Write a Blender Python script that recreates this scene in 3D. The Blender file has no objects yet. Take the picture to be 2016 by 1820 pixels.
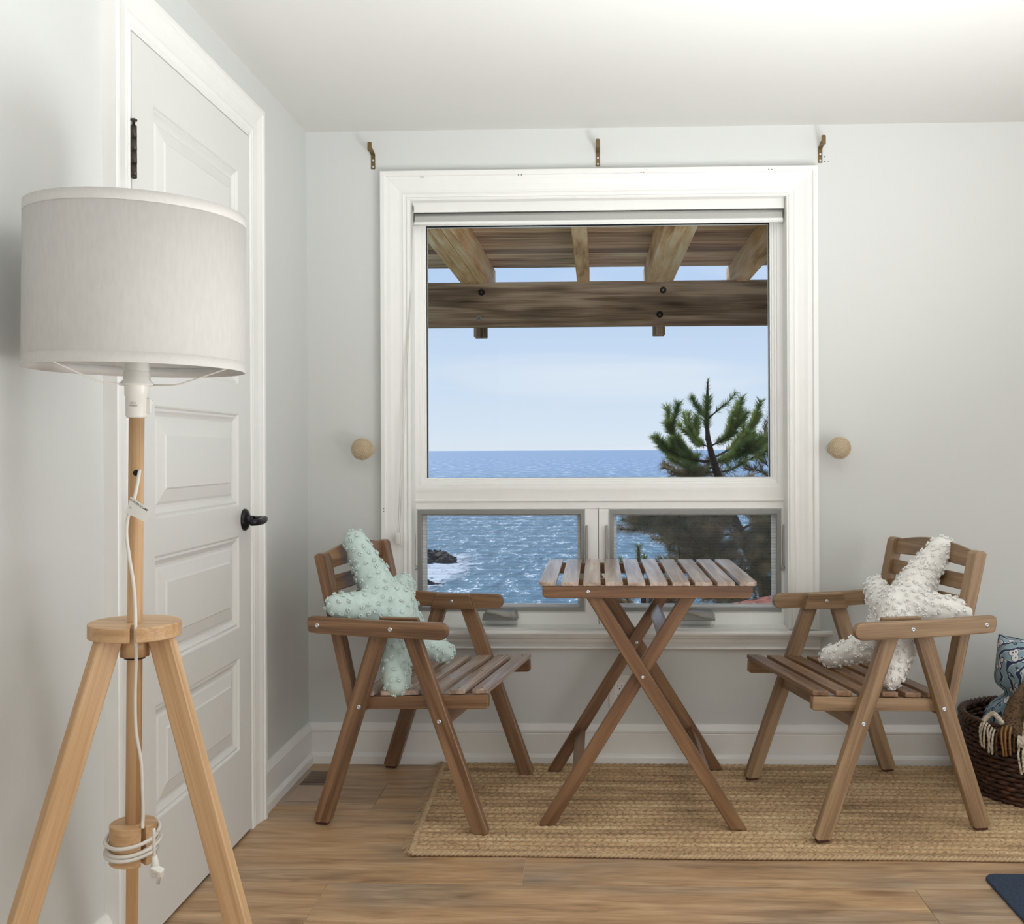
import bpy, bmesh, math, random
from mathutils import Vector as V, Matrix, Euler, noise
R = math.radians
rnd = random.Random(7)
col = bpy.context.scene.collection
EYE, TH, ROLL, FPX, PX0, PY0 = 1.08, .034, .004, 2000., 1107., 887.

def P(px, py, z):
    """point seen at pixel (px,py), z metres in front of the camera (used only to lay out the place)"""
    a = px-PX0; b = -(py-PY0); c, s = math.cos(ROLL), math.sin(ROLL)
    x = (a*c+b*s)/FPX*z; h = (-a*s+b*c)/FPX*z
    return V((x*math.cos(TH)-z*math.sin(TH), x*math.sin(TH)+z*math.cos(TH), EYE+h))

def lin(c):
    return tuple(((v/255.)/12.92 if v/255. <= .04045 else (((v/255.)+.055)/1.055)**2.4) for v in c)+(1.,)

# ------------------------------------------------------------ materials
def newmat(name):
    m = bpy.data.materials.new(name); m.use_nodes = True
    nt = m.node_tree; b = nt.nodes['Principled BSDF']
    return m, nt, b
def N(nt, t, **k):
    n = nt.nodes.new(t)
    for a, v in k.items():
        if a.startswith('i_'): n.inputs[a[2:].replace('_', ' ')].default_value = v
        else: setattr(n, a, v)
    return n
def ramp(nt, stops, fac=None):
    r = nt.nodes.new('ShaderNodeValToRGB'); e = r.color_ramp.elements
    while len(e) > 1: e.remove(e[0])
    e[0].position = stops[0][0]; e[0].color = stops[0][1]
    for p, c in stops[1:]:
        k = e.new(p); k.color = c
    if fac is not None: nt.links.new(fac, r.inputs[0])
    return r
def bump(nt, b, h, s=.3, d=.002):
    n = N(nt, 'ShaderNodeBump'); n.inputs['Strength'].default_value = s; n.inputs['Distance'].default_value = d
    nt.links.new(h, n.inputs['Height']); nt.links.new(n.outputs[0], b.inputs['Normal'])
def coords(nt, attr='wc', sc=(1, 1, 1)):
    if attr == 'obj':
        a = N(nt, 'ShaderNodeTexCoord').outputs['Object']
    else:
        a = N(nt, 'ShaderNodeAttribute', attribute_name=attr).outputs['Vector']
    mp = N(nt, 'ShaderNodeMapping'); mp.inputs['Scale'].default_value = sc
    nt.links.new(a, mp.inputs[0]); return mp.outputs[0]
def plain(name, c, rough=.5, metal=0., nscale=None, namt=.04, spec=None, bumpy=0., sheen=0.):
    m, nt, b = newmat(name); c = lin(c)
    b.inputs['Roughness'].default_value = rough; b.inputs['Metallic'].default_value = metal
    if spec is not None: b.inputs['Specular IOR Level'].default_value = spec
    if sheen: b.inputs['Sheen Weight'].default_value = sheen
    ns = N(nt, 'ShaderNodeTexNoise'); ns.inputs['Scale'].default_value = nscale or 6.
    ns.inputs['Detail'].default_value = 5
    nt.links.new(coords(nt, 'obj'), ns.inputs['Vector'])
    r = ramp(nt, [(.3, tuple(v*(1-namt) for v in c[:3])+(1,)), (.7, tuple(min(1, v*(1+namt)) for v in c[:3])+(1,))], ns.outputs['Fac'])
    nt.links.new(r.outputs[0], b.inputs['Base Color'])
    if bumpy: bump(nt, b, ns.outputs['Fac'], bumpy, .002)
    return m
def wood(name, dark, mid, light, rough=.4, grain=1., along=1.6, across=26., vary=.25, coat=0., obrand=False):
    m, nt, b = newmat(name); L = nt.links.new
    v1 = coords(nt, 'wc', (along, across, across)); v2 = coords(nt, 'wc', (along*2.5, across*6, across*6))
    n1 = N(nt, 'ShaderNodeTexNoise'); n1.inputs['Scale'].default_value = 1.3; n1.inputs['Detail'].default_value = 4; n1.inputs['Distortion'].default_value = .8
    n2 = N(nt, 'ShaderNodeTexNoise'); n2.inputs['Scale'].default_value = 1.6; n2.inputs['Detail'].default_value = 3
    L(v1, n1.inputs['Vector']); L(v2, n2.inputs['Vector'])
    mx = N(nt, 'ShaderNodeMath', operation='MULTIPLY_ADD'); L(n2.outputs['Fac'], mx.inputs[0]); mx.inputs[1].default_value = .35*grain; 
    s = N(nt, 'ShaderNodeMath', operation='MULTIPLY'); L(n1.outputs['Fac'], s.inputs[0]); s.inputs[1].default_value = .85
    L(s.outputs[0], mx.inputs[2])
    n3 = N(nt, 'ShaderNodeTexNoise'); n3.inputs['Scale'].default_value = 2.2; n3.inputs['Detail'].default_value = 2
    L(coords(nt, 'wc', (.8, 3, 3)), n3.inputs['Vector'])
    ad = N(nt, 'ShaderNodeMath', operation='MULTIPLY_ADD'); L(n3.outputs['Fac'], ad.inputs[0]); ad.inputs[1].default_value = vary
    su = N(nt, 'ShaderNodeMath', operation='SUBTRACT'); L(mx.outputs[0], su.inputs[0]); su.inputs[1].default_value = vary*.5
    L(su.outputs[0], ad.inputs[2])
    r = ramp(nt, [(.32, lin(dark)), (.55, lin(mid)), (.8, lin(light))], ad.outputs[0])
    L(r.outputs[0], b.inputs['Base Color']); b.inputs['Roughness'].default_value = rough
    b.inputs['Coat Weight'].default_value = coat; b.inputs['Coat Roughness'].default_value = .3
    if obrand:
        oi = N(nt, 'ShaderNodeObjectInfo'); rr = ramp(nt, [(0, (.55, .5, .5, 1)), (.5, (.95, .92, .9, 1)), (1, (1.2, 1.2, 1.2, 1))], oi.outputs['Random'])
        mu = N(nt, 'ShaderNodeMixRGB', blend_type='MULTIPLY'); mu.inputs[0].default_value = 1; L(r.outputs[0], mu.inputs[1]); L(rr.outputs[0], mu.inputs[2]); L(mu.outputs[0], b.inputs['Base Color'])
    bump(nt, b, n2.outputs['Fac'], .15, .001)
    return m

M = {}
M['wall'] = plain('wall_paint', (208, 210, 208), .55, nscale=90, namt=.006, bumpy=.05)
M['ceil'] = plain('ceiling_paint', (216, 216, 212), .7, nscale=60, namt=.006, bumpy=.04)
M['trim'] = plain('trim_paint', (232, 232, 229), .32, nscale=30, namt=.008)
M['door'] = plain('door_paint', (219, 219, 216), .36, nscale=120, namt=.008, bumpy=.04)
M['vinyl'] = plain('window_vinyl', (238, 238, 235), .35, nscale=20, namt=.01)
M['greyframe'] = plain('grey_aluminium', (142, 142, 139), .4, .35, nscale=30, namt=.03)
M['dirt'] = plain('nail_hole', (120, 118, 112), .8)
M['fabric'] = plain('blind_fabric', (172, 172, 168), .8, nscale=300, namt=.06)
M['blackmetal'] = plain('black_metal', (38, 38, 44), .3, .6, nscale=20, namt=.1)
M['bronze'] = plain('bronze_metal', (72, 64, 58), .35, .8, nscale=30, namt=.15)
M['brass'] = plain('aged_brass', (122, 100, 66), .45, .6, nscale=30, namt=.12)
M['screw'] = plain('zinc_screw', (205, 210, 215), .25, .8, nscale=80, namt=.1)
M['hole'] = plain('dark_recess', (14, 13, 12), .8)
M['plastic'] = plain('white_plastic', (226, 224, 218), .35, nscale=20, namt=.02)
M['plasticgrey'] = plain('grey_plastic', (160, 158, 152), .4, nscale=20, namt=.03)
M['ink'] = plain('printed_ink', (70, 72, 80), .7)
M['cordwhite'] = plain('white_cord', (216, 212, 204), .4, nscale=30, namt=.03)
M['cream'] = plain('cream_beads', (206, 192, 164), .6, nscale=40, namt=.12)
M['domebase'] = plain('dome_ground', (180, 162, 134), .7)
M['creambase'] = plain('cream_ceramic', (196, 186, 166), .5, nscale=40, namt=.06)
M['mint'] = plain('mint_cotton', (196, 216, 212), .9, nscale=90, namt=.06, sheen=.3, bumpy=.3)
M['minttuft'] = plain('mint_tuft_yarn', (216, 232, 228), .95, nscale=200, namt=.08, sheen=.3)
M['whitec'] = plain('white_cotton', (232, 230, 226), .9, nscale=90, namt=.04, sheen=.3, bumpy=.3)
M['whitetuft'] = plain('white_tuft_yarn', (246, 245, 242), .95, nscale=200, namt=.05, sheen=.3)
M['register'] = plain('taupe_register', (176, 156, 138), .45, .3, nscale=30, namt=.05)
M['foot'] = plain('rubber_foot', (70, 30, 20), .6)
M['bark'] = plain('pine_bark', (74, 56, 46), .9, nscale=14, namt=.35, bumpy=.8)
M['bark2'] = plain('dry_twig_bark', (110, 78, 62), .9, nscale=30, namt=.3)
M['needle'] = plain('pine_needles', (116, 142, 62), .55, nscale=3, namt=.35)
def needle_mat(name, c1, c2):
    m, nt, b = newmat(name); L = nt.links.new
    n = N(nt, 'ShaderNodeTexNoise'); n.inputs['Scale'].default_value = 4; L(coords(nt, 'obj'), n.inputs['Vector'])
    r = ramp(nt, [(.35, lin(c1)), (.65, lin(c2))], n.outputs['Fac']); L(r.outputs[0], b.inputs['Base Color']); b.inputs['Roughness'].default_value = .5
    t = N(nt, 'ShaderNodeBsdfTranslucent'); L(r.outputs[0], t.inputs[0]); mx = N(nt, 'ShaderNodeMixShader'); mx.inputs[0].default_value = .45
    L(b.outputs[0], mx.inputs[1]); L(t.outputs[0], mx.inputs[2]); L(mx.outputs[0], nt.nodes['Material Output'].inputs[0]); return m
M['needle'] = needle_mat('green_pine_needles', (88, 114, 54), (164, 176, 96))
M['needled'] = needle_mat('olive_pine_needles', (92, 104, 60), (176, 148, 108))  # olive to tan needles, mostly on the lower branches
M['needled_old'] = plain('olive_pine_needles', (70, 84, 46), .6, nscale=3, namt=.35)
M['needley'] = plain('brownish_needles', (128, 118, 70), .7, nscale=6, namt=.3)
M['rock'] = plain('wet_rock', (66, 56, 52), .8, nscale=1.2, namt=.6, bumpy=1.)
M['land'] = plain('coastal_ground', (96, 104, 62), .95, nscale=2., namt=.4, bumpy=1.)
M['siding'] = plain('exterior_siding', (186, 178, 160), .7, nscale=3, namt=.06)
M['acacia'] = wood('acacia_wood', (74, 52, 36), (118, 87, 62), (154, 120, 90), .38, vary=.35)
M['acacia2'] = wood('lighter_acacia_wood', (92, 70, 50), (134, 106, 78), (168, 140, 108), .42, vary=.35)  # lighter wood tone for the right chair
M['acaciat'] = wood('sheen_tinted_acacia_wood', (116, 94, 82), (164, 142, 128), (204, 188, 174), .25, vary=.4, coat=.3)  # sky and window sheen lightened into the base colour
M['acacial'] = wood('table_leg_acacia_wood', (70, 47, 31), (112, 79, 54), (142, 108, 76), .38, vary=.35)
M['ash'] = wood('ash_wood', (160, 122, 84), (192, 154, 112), (212, 178, 138), .4, along=1.2, across=40, vary=.2)
M['deck'] = wood('deck_boards', (120, 94, 76), (206, 176, 150), (246, 226, 202), .8, along=1.6, across=26, vary=.6, obrand=True)
M['rafter'] = wood('rafter_wood', (160, 118, 74), (232, 194, 144), (254, 240, 208), .8, along=1.5, across=12, vary=.5)
M['beam'] = wood('beam_wood', (80, 66, 52), (150, 128, 108), (216, 196, 172), .8, along=1.1, across=22, vary=.8)

def glass_mat():
    m, nt, b = newmat('window_glass'); nt.nodes.remove(b)
    t = N(nt, 'ShaderNodeBsdfTransparent'); t.inputs[0].default_value = (.97, .98, .98, 1)
    g = N(nt, 'ShaderNodeBsdfGlossy'); g.inputs['Roughness'].default_value = .0
    f = N(nt, 'ShaderNodeFresnel'); f.inputs['IOR'].default_value = 1.15
    mx = N(nt, 'ShaderNodeMixShader'); L = nt.links.new
    L(f.outputs[0], mx.inputs[0]); L(t.outputs[0], mx.inputs[1]); L(g.outputs[0], mx.inputs[2])
    L(mx.outputs[0], nt.nodes['Material Output'].inputs[0]); return m
M['glass'] = glass_mat()
def screen_mat():
    m, nt, b = newmat('insect_mesh'); L = nt.links.new
    b.inputs['Base Color'].default_value = lin((120, 124, 128)); b.inputs['Roughness'].default_value = .7
    t = N(nt, 'ShaderNodeBsdfTransparent')
    w = N(nt, 'ShaderNodeTexWave', wave_type='BANDS', bands_direction='Z'); w.inputs['Scale'].default_value = 60
    L(coords(nt, 'obj'), w.inputs['Vector'])
    r = ramp(nt, [(0., (.04, .04, .04, 1)), (1., (.2, .2, .2, 1))], w.outputs['Fac'])
    mx = N(nt, 'ShaderNodeMixShader'); L(r.outputs[0], mx.inputs[0]); L(t.outputs[0], mx.inputs[1]); L(b.outputs[0], mx.inputs[2])
    L(mx.outputs[0], nt.nodes['Material Output'].inputs[0]); return m
M['screen'] = screen_mat()
def shade_mat():
    m, nt, b = newmat('lampshade_linen'); L = nt.links.new
    b.inputs['Roughness'].default_value = .9
    w = N(nt, 'ShaderNodeTexNoise'); w.inputs['Scale'].default_value = 160; w.inputs['Detail'].default_value = 3
    L(coords(nt, 'obj', (1, 1, .25)), w.inputs['Vector'])
    r = ramp(nt, [(.3, lin((200, 197, 193))), (.7, lin((206, 203, 199)))], w.outputs['Fac'])
    L(r.outputs[0], b.inputs['Base Color'])
    tr = N(nt, 'ShaderNodeBsdfTranslucent'); L(r.outputs[0], tr.inputs[0])
    mx = N(nt, 'ShaderNodeMixShader'); mx.inputs[0].default_value = .22
    L(b.outputs[0], mx.inputs[1]); L(tr.outputs[0], mx.inputs[2]); L(mx.outputs[0], nt.nodes['Material Output'].inputs[0])
    bump(nt, b, w.outputs['Fac'], .1, .001); return m
M['shade'] = shade_mat()
M['shadehem'] = plain('lampshade_hem', (192, 189, 185), .9, nscale=160, namt=.03)
def floor_mat():
    m, nt, b = newmat('oak_plank_floor'); L = nt.links.new
    def nz(sc, s, d=4, dist=0.):
        n = N(nt, 'ShaderNodeTexNoise'); n.inputs['Scale'].default_value = s; n.inputs['Detail'].default_value = d; n.inputs['Distortion'].default_value = dist
        L(coords(nt, 'wc', sc), n.inputs['Vector']); return n.outputs['Fac']
    g = nz((2.6, 20, 1), 1.5, 9, .7); f = nz((9, 150, 1), 1.4, 6); p = nz((1.1, 3.4, 1), 1.6, 3, .6)
    r = ramp(nt, [(.25, lin((140, 108, 80))), (.42, lin((182, 147, 110))), (.6, lin((200, 166, 128))), (.8, lin((216, 186, 150)))], g)
    gr = ramp(nt, [(.42, (0, 0, 0, 1)), (.68, (1, 1, 1, 1))], p)
    mx = N(nt, 'ShaderNodeMixRGB', blend_type='MIX'); L(gr.outputs[0], mx.inputs[0]); L(r.outputs[0], mx.inputs[1])
    r2 = ramp(nt, [(.3, lin((128, 108, 90))), (.7, lin((184, 162, 138)))], g); L(r2.outputs[0], mx.inputs[2])
    ov = N(nt, 'ShaderNodeMixRGB', blend_type='MULTIPLY'); ov.inputs[0].default_value = .55
    fr = ramp(nt, [(.35, (.66, .62, .58, 1)), (.58, (1, 1, 1, 1))], f); L(mx.outputs[0], ov.inputs[1]); L(fr.outputs[0], ov.inputs[2])
    # knots
    vo = N(nt, 'ShaderNodeTexVoronoi'); vo.inputs['Scale'].default_value = 1.; L(coords(nt, 'wc', (1.5, 5.2, 1)), vo.inputs['Vector'])
    kr = ramp(nt, [(0., (.42, .34, .28, 1)), (.05, (.55, .46, .4, 1)), (.12, (1, 1, 1, 1))], vo.outputs['Distance'])
    o2 = N(nt, 'ShaderNodeMixRGB', blend_type='MULTIPLY'); o2.inputs[0].default_value = .8; L(ov.outputs[0], o2.inputs[1]); L(kr.outputs[0], o2.inputs[2])
    L(o2.outputs[0], b.inputs['Base Color']); b.inputs['Roughness'].default_value = .42
    bump(nt, b, f, .12, .001); return m
M['floor'] = floor_mat()
M['grout'] = plain('plank_seam', (196, 176, 150), .8)
def rug_mat():
    m, nt, b = newmat('braided_jute'); L = nt.links.new
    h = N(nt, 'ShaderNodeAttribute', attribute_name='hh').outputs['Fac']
    n1 = N(nt, 'ShaderNodeTexNoise'); n1.inputs['Scale'].default_value = 1.; n1.inputs['Detail'].default_value = 4; L(coords(nt, 'obj', (3, 22, 1)), n1.inputs['Vector'])
    n2 = N(nt, 'ShaderNodeTexNoise'); n2.inputs['Scale'].default_value = 130.; n2.inputs['Detail'].default_value = 3; L(coords(nt, 'obj'), n2.inputs['Vector'])
    r = ramp(nt, [(.3, lin((152, 126, 98))), (.5, lin((190, 160, 122))), (.7, lin((214, 188, 150)))], n1.outputs['Fac'])
    r2 = ramp(nt, [(.34, (.45, .36, .3, 1)), (.46, (1, 1, 1, 1)), (.75, (1.1, 1.08, 1.04, 1))], n2.outputs['Fac'])
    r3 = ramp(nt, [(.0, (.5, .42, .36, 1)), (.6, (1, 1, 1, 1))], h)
    a = N(nt, 'ShaderNodeMixRGB', blend_type='MULTIPLY'); a.inputs[0].default_value = .8; L(r.outputs[0], a.inputs[1]); L(r2.outputs[0], a.inputs[2])
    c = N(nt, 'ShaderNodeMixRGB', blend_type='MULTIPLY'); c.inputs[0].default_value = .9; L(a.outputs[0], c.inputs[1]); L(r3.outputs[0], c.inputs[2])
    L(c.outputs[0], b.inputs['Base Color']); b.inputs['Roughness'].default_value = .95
    bump(nt, b, n2.outputs['Fac'], .5, .002); return m
M['rug'] = rug_mat()
M['jute'] = plain('jute_fibre', (184, 158, 124), .95, nscale=60, namt=.15)
M['mat'] = plain('navy_mat_pile', (44, 58, 78), .95, nscale=420, namt=.6, bumpy=1.)
M['matedge'] = plain('mat_edge_rubber', (40, 46, 58), .8)
def weave_mat():
    m, nt, b = newmat('dark_woven_rattan'); L = nt.links.new
    n = N(nt, 'ShaderNodeTexNoise'); n.inputs['Scale'].default_value = 30; n.inputs['Detail'].default_value = 4; L(coords(nt, 'obj', (1, 1, 3)), n.inputs['Vector'])
    r = ramp(nt, [(.3, lin((34, 20, 14))), (.55, lin((70, 42, 28))), (.8, lin((112, 70, 44)))], n.outputs['Fac'])
    L(r.outputs[0], b.inputs['Base Color']); b.inputs['Roughness'].default_value = .4; return m
M['rattan'] = weave_mat()
def floral_mat():
    m, nt, b = newmat('blue_floral_cotton'); L = nt.links.new
    v = coords(nt, 'obj')
    w = N(nt, 'ShaderNodeTexNoise'); w.inputs['Scale'].default_value = 7; L(v, w.inputs['Vector'])
    ad = N(nt, 'ShaderNodeMixRGB', blend_type='ADD'); ad.inputs[0].default_value = .12; L(v, ad.inputs[1]); L(w.outputs['Color'], ad.inputs[2])
    vo = N(nt, 'ShaderNodeTexVoronoi', feature='F1'); vo.inputs['Scale'].default_value = 34; L(ad.outputs[0], vo.inputs['Vector'])
    wv = N(nt, 'ShaderNodeTexWave', wave_type='RINGS'); wv.inputs['Scale'].default_value = 14; wv.inputs['Distortion'].default_value = 7; wv.inputs['Detail'].default_value = 3; L(ad.outputs[0], wv.inputs['Vector'])
    base = lin((132, 158, 168)); white = lin((216, 216, 214)); navy = lin((44, 56, 84))
    r1 = ramp(nt, [(.0, navy), (.1, navy), (.13, white), (.34, white), (.36, navy), (.40, navy), (.42, base)], vo.outputs['Distance'])
    mask = ramp(nt, [(.0, (1, 1, 1, 1)), (.10, (1, 1, 1, 1)), (.13, (0, 0, 0, 1))], wv.outputs['Fac'])
    mx = N(nt, 'ShaderNodeMixRGB'); L(mask.outputs[0], mx.inputs[0]); L(r1.outputs[0], mx.inputs[1]); mx.inputs[2].default_value = navy
    m2 = ramp(nt, [(.13, (0, 0, 0, 1)), (.15, (1, 1, 1, 1)), (.22, (1, 1, 1, 1)), (.24, (0, 0, 0, 1))], wv.outputs['Fac'])
    mx2 = N(nt, 'ShaderNodeMixRGB'); L(m2.outputs[0], mx2.inputs[0]); L(mx.outputs[0], mx2.inputs[1]); mx2.inputs[2].default_value = white
    L(mx2.outputs[0], b.inputs['Base Color']); b.inputs['Roughness'].default_value = .85; return m
M['floral'] = floral_mat()
def tweed(name, a, c, sc):
    m, nt, b = newmat(name); L = nt.links.new
    n = N(nt, 'ShaderNodeTexVoronoi'); n.inputs['Scale'].default_value = sc; L(coords(nt, 'obj'), n.inputs['Vector'])
    r = ramp(nt, [(.25, lin(a)), (.45, lin(c))], n.outputs['Color']); L(r.outputs[0], b.inputs['Base Color'])
    b.inputs['Roughness'].default_value = .95; bump(nt, b, n.outputs['Distance'], 1., .003); return m
M['tweed'] = tweed('tweed_wool', (70, 58, 46), (176, 164, 146), 160)
M['tweedc'] = tweed('cream_wool', (176, 164, 146), (208, 198, 180), 160)
M['tweedb'] = tweed('brown_wool', (60, 46, 34), (100, 76, 52), 160)
M['mustard'] = plain('mustard_wool', (146, 108, 64), .95, nscale=100, namt=.15)
def roof_mat():
    m, nt, b = newmat('red_shingles'); L = nt.links.new
    br = N(nt, 'ShaderNodeTexBrick'); br.inputs['Scale'].default_value = 3.; L(coords(nt, 'wc'), br.inputs['Vector'])
    br.inputs['Color1'].default_value = lin((176, 96, 80)); br.inputs['Color2'].default_value = lin((196, 122, 104)); br.inputs['Mortar'].default_value = lin((120, 60, 50))
    br.inputs['Mortar Size'].default_value = .015
    n = N(nt, 'ShaderNodeTexNoise'); n.inputs['Scale'].default_value = 9; n.inputs['Detail'].default_value = 6; L(coords(nt, 'wc', (1, 4, 1)), n.inputs['Vector'])
    mx = N(nt, 'ShaderNodeMixRGB', blend_type='MULTIPLY'); mx.inputs[0].default_value = .7; L(br.outputs[0], mx.inputs[1])
    r = ramp(nt, [(.35, (.6, .58, .58, 1)), (.6, (1.1, 1.1, 1.1, 1))], n.outputs['Fac']); L(r.outputs[0], mx.inputs[2])
    L(mx.outputs[0], b.inputs['Base Color']); b.inputs['Roughness'].default_value = .85; return m
M['roof'] = roof_mat()
def sea_mat():
    m, nt, b = newmat('sea_water'); L = nt.links.new
    def nz(sc, s, d, dist=0):
        n = N(nt, 'ShaderNodeTexNoise'); n.inputs['Scale'].default_value = s; n.inputs['Detail'].default_value = d; n.inputs['Distortion'].default_value = dist
        n.inputs['Roughness'].default_value = .6
        L(coords(nt, 'obj', sc), n.inputs['Vector']); return n.outputs['Fac']
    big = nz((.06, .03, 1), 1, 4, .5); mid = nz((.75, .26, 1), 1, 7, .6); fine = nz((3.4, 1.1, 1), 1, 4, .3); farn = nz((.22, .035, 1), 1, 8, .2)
    r = ramp(nt, [(.3, lin((60, 102, 120))), (.5, lin((94, 136, 156))), (.72, lin((142, 176, 192)))], mid)
    r0 = ramp(nt, [(.35, (.86, .92, .96, 1)), (.65, (1.08, 1.05, 1.03, 1))], big)
    mx = N(nt, 'ShaderNodeMixRGB', blend_type='MULTIPLY'); mx.inputs[0].default_value = 1; L(r.outputs[0], mx.inputs[1]); L(r0.outputs[0], mx.inputs[2])
    # sun glitter painted as white flecks in the base colour
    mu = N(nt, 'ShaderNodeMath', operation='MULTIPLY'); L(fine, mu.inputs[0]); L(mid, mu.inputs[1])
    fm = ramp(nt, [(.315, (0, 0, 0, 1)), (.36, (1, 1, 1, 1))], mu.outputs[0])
    # distance haze and far glitter specks mixed into the base colour
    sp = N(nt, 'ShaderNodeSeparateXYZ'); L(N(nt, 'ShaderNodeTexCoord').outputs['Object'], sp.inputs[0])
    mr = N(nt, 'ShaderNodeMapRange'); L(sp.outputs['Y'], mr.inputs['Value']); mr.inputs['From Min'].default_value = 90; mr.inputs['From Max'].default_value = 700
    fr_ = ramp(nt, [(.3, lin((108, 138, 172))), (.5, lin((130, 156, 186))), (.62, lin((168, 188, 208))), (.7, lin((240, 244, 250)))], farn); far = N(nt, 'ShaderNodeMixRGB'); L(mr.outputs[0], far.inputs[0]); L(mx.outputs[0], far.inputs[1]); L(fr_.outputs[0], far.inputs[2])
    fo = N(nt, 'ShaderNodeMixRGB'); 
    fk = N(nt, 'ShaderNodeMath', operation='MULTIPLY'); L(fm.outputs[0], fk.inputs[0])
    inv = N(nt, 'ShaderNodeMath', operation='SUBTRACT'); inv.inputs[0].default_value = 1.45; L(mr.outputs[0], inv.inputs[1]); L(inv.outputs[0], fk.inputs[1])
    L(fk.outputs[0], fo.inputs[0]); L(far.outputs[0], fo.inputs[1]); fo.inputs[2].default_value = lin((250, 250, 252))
    L(fo.outputs[0], b.inputs['Base Color']); b.inputs['Roughness'].default_value = .55; b.inputs['Specular IOR Level'].default_value = .3
    bump(nt, b, mid, .6, .5); return m
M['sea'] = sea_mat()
def foam_mat():
    m, nt, b = newmat('sea_foam'); L = nt.links.new
    n = N(nt, 'ShaderNodeTexNoise'); n.inputs['Scale'].default_value = 1.; n.inputs['Detail'].default_value = 8; n.inputs['Distortion'].default_value = 1.; L(coords(nt, 'obj', (.9, .28, 1)), n.inputs['Vector'])
    b.inputs['Base Color'].default_value = lin((236, 240, 246)); b.inputs['Roughness'].default_value = .8
    fa = N(nt, 'ShaderNodeAttribute', attribute_name='hh').outputs['Fac']
    ad = N(nt, 'ShaderNodeMath', operation='MULTIPLY'); L(n.outputs['Fac'], ad.inputs[0]); L(fa, ad.inputs[1])
    r = ramp(nt, [(.3, (0, 0, 0, 1)), (.5, (.9, .9, .9, 1))], ad.outputs[0])
    t = N(nt, 'ShaderNodeBsdfTransparent'); mx = N(nt, 'ShaderNodeMixShader')
    L(r.outputs[0], mx.inputs[0]); L(t.outputs[0], mx.inputs[1]); L(b.outputs[0], mx.inputs[2]); L(mx.outputs[0], nt.nodes['Material Output'].inputs[0]); return m
M['foam'] = foam_mat()

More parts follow.
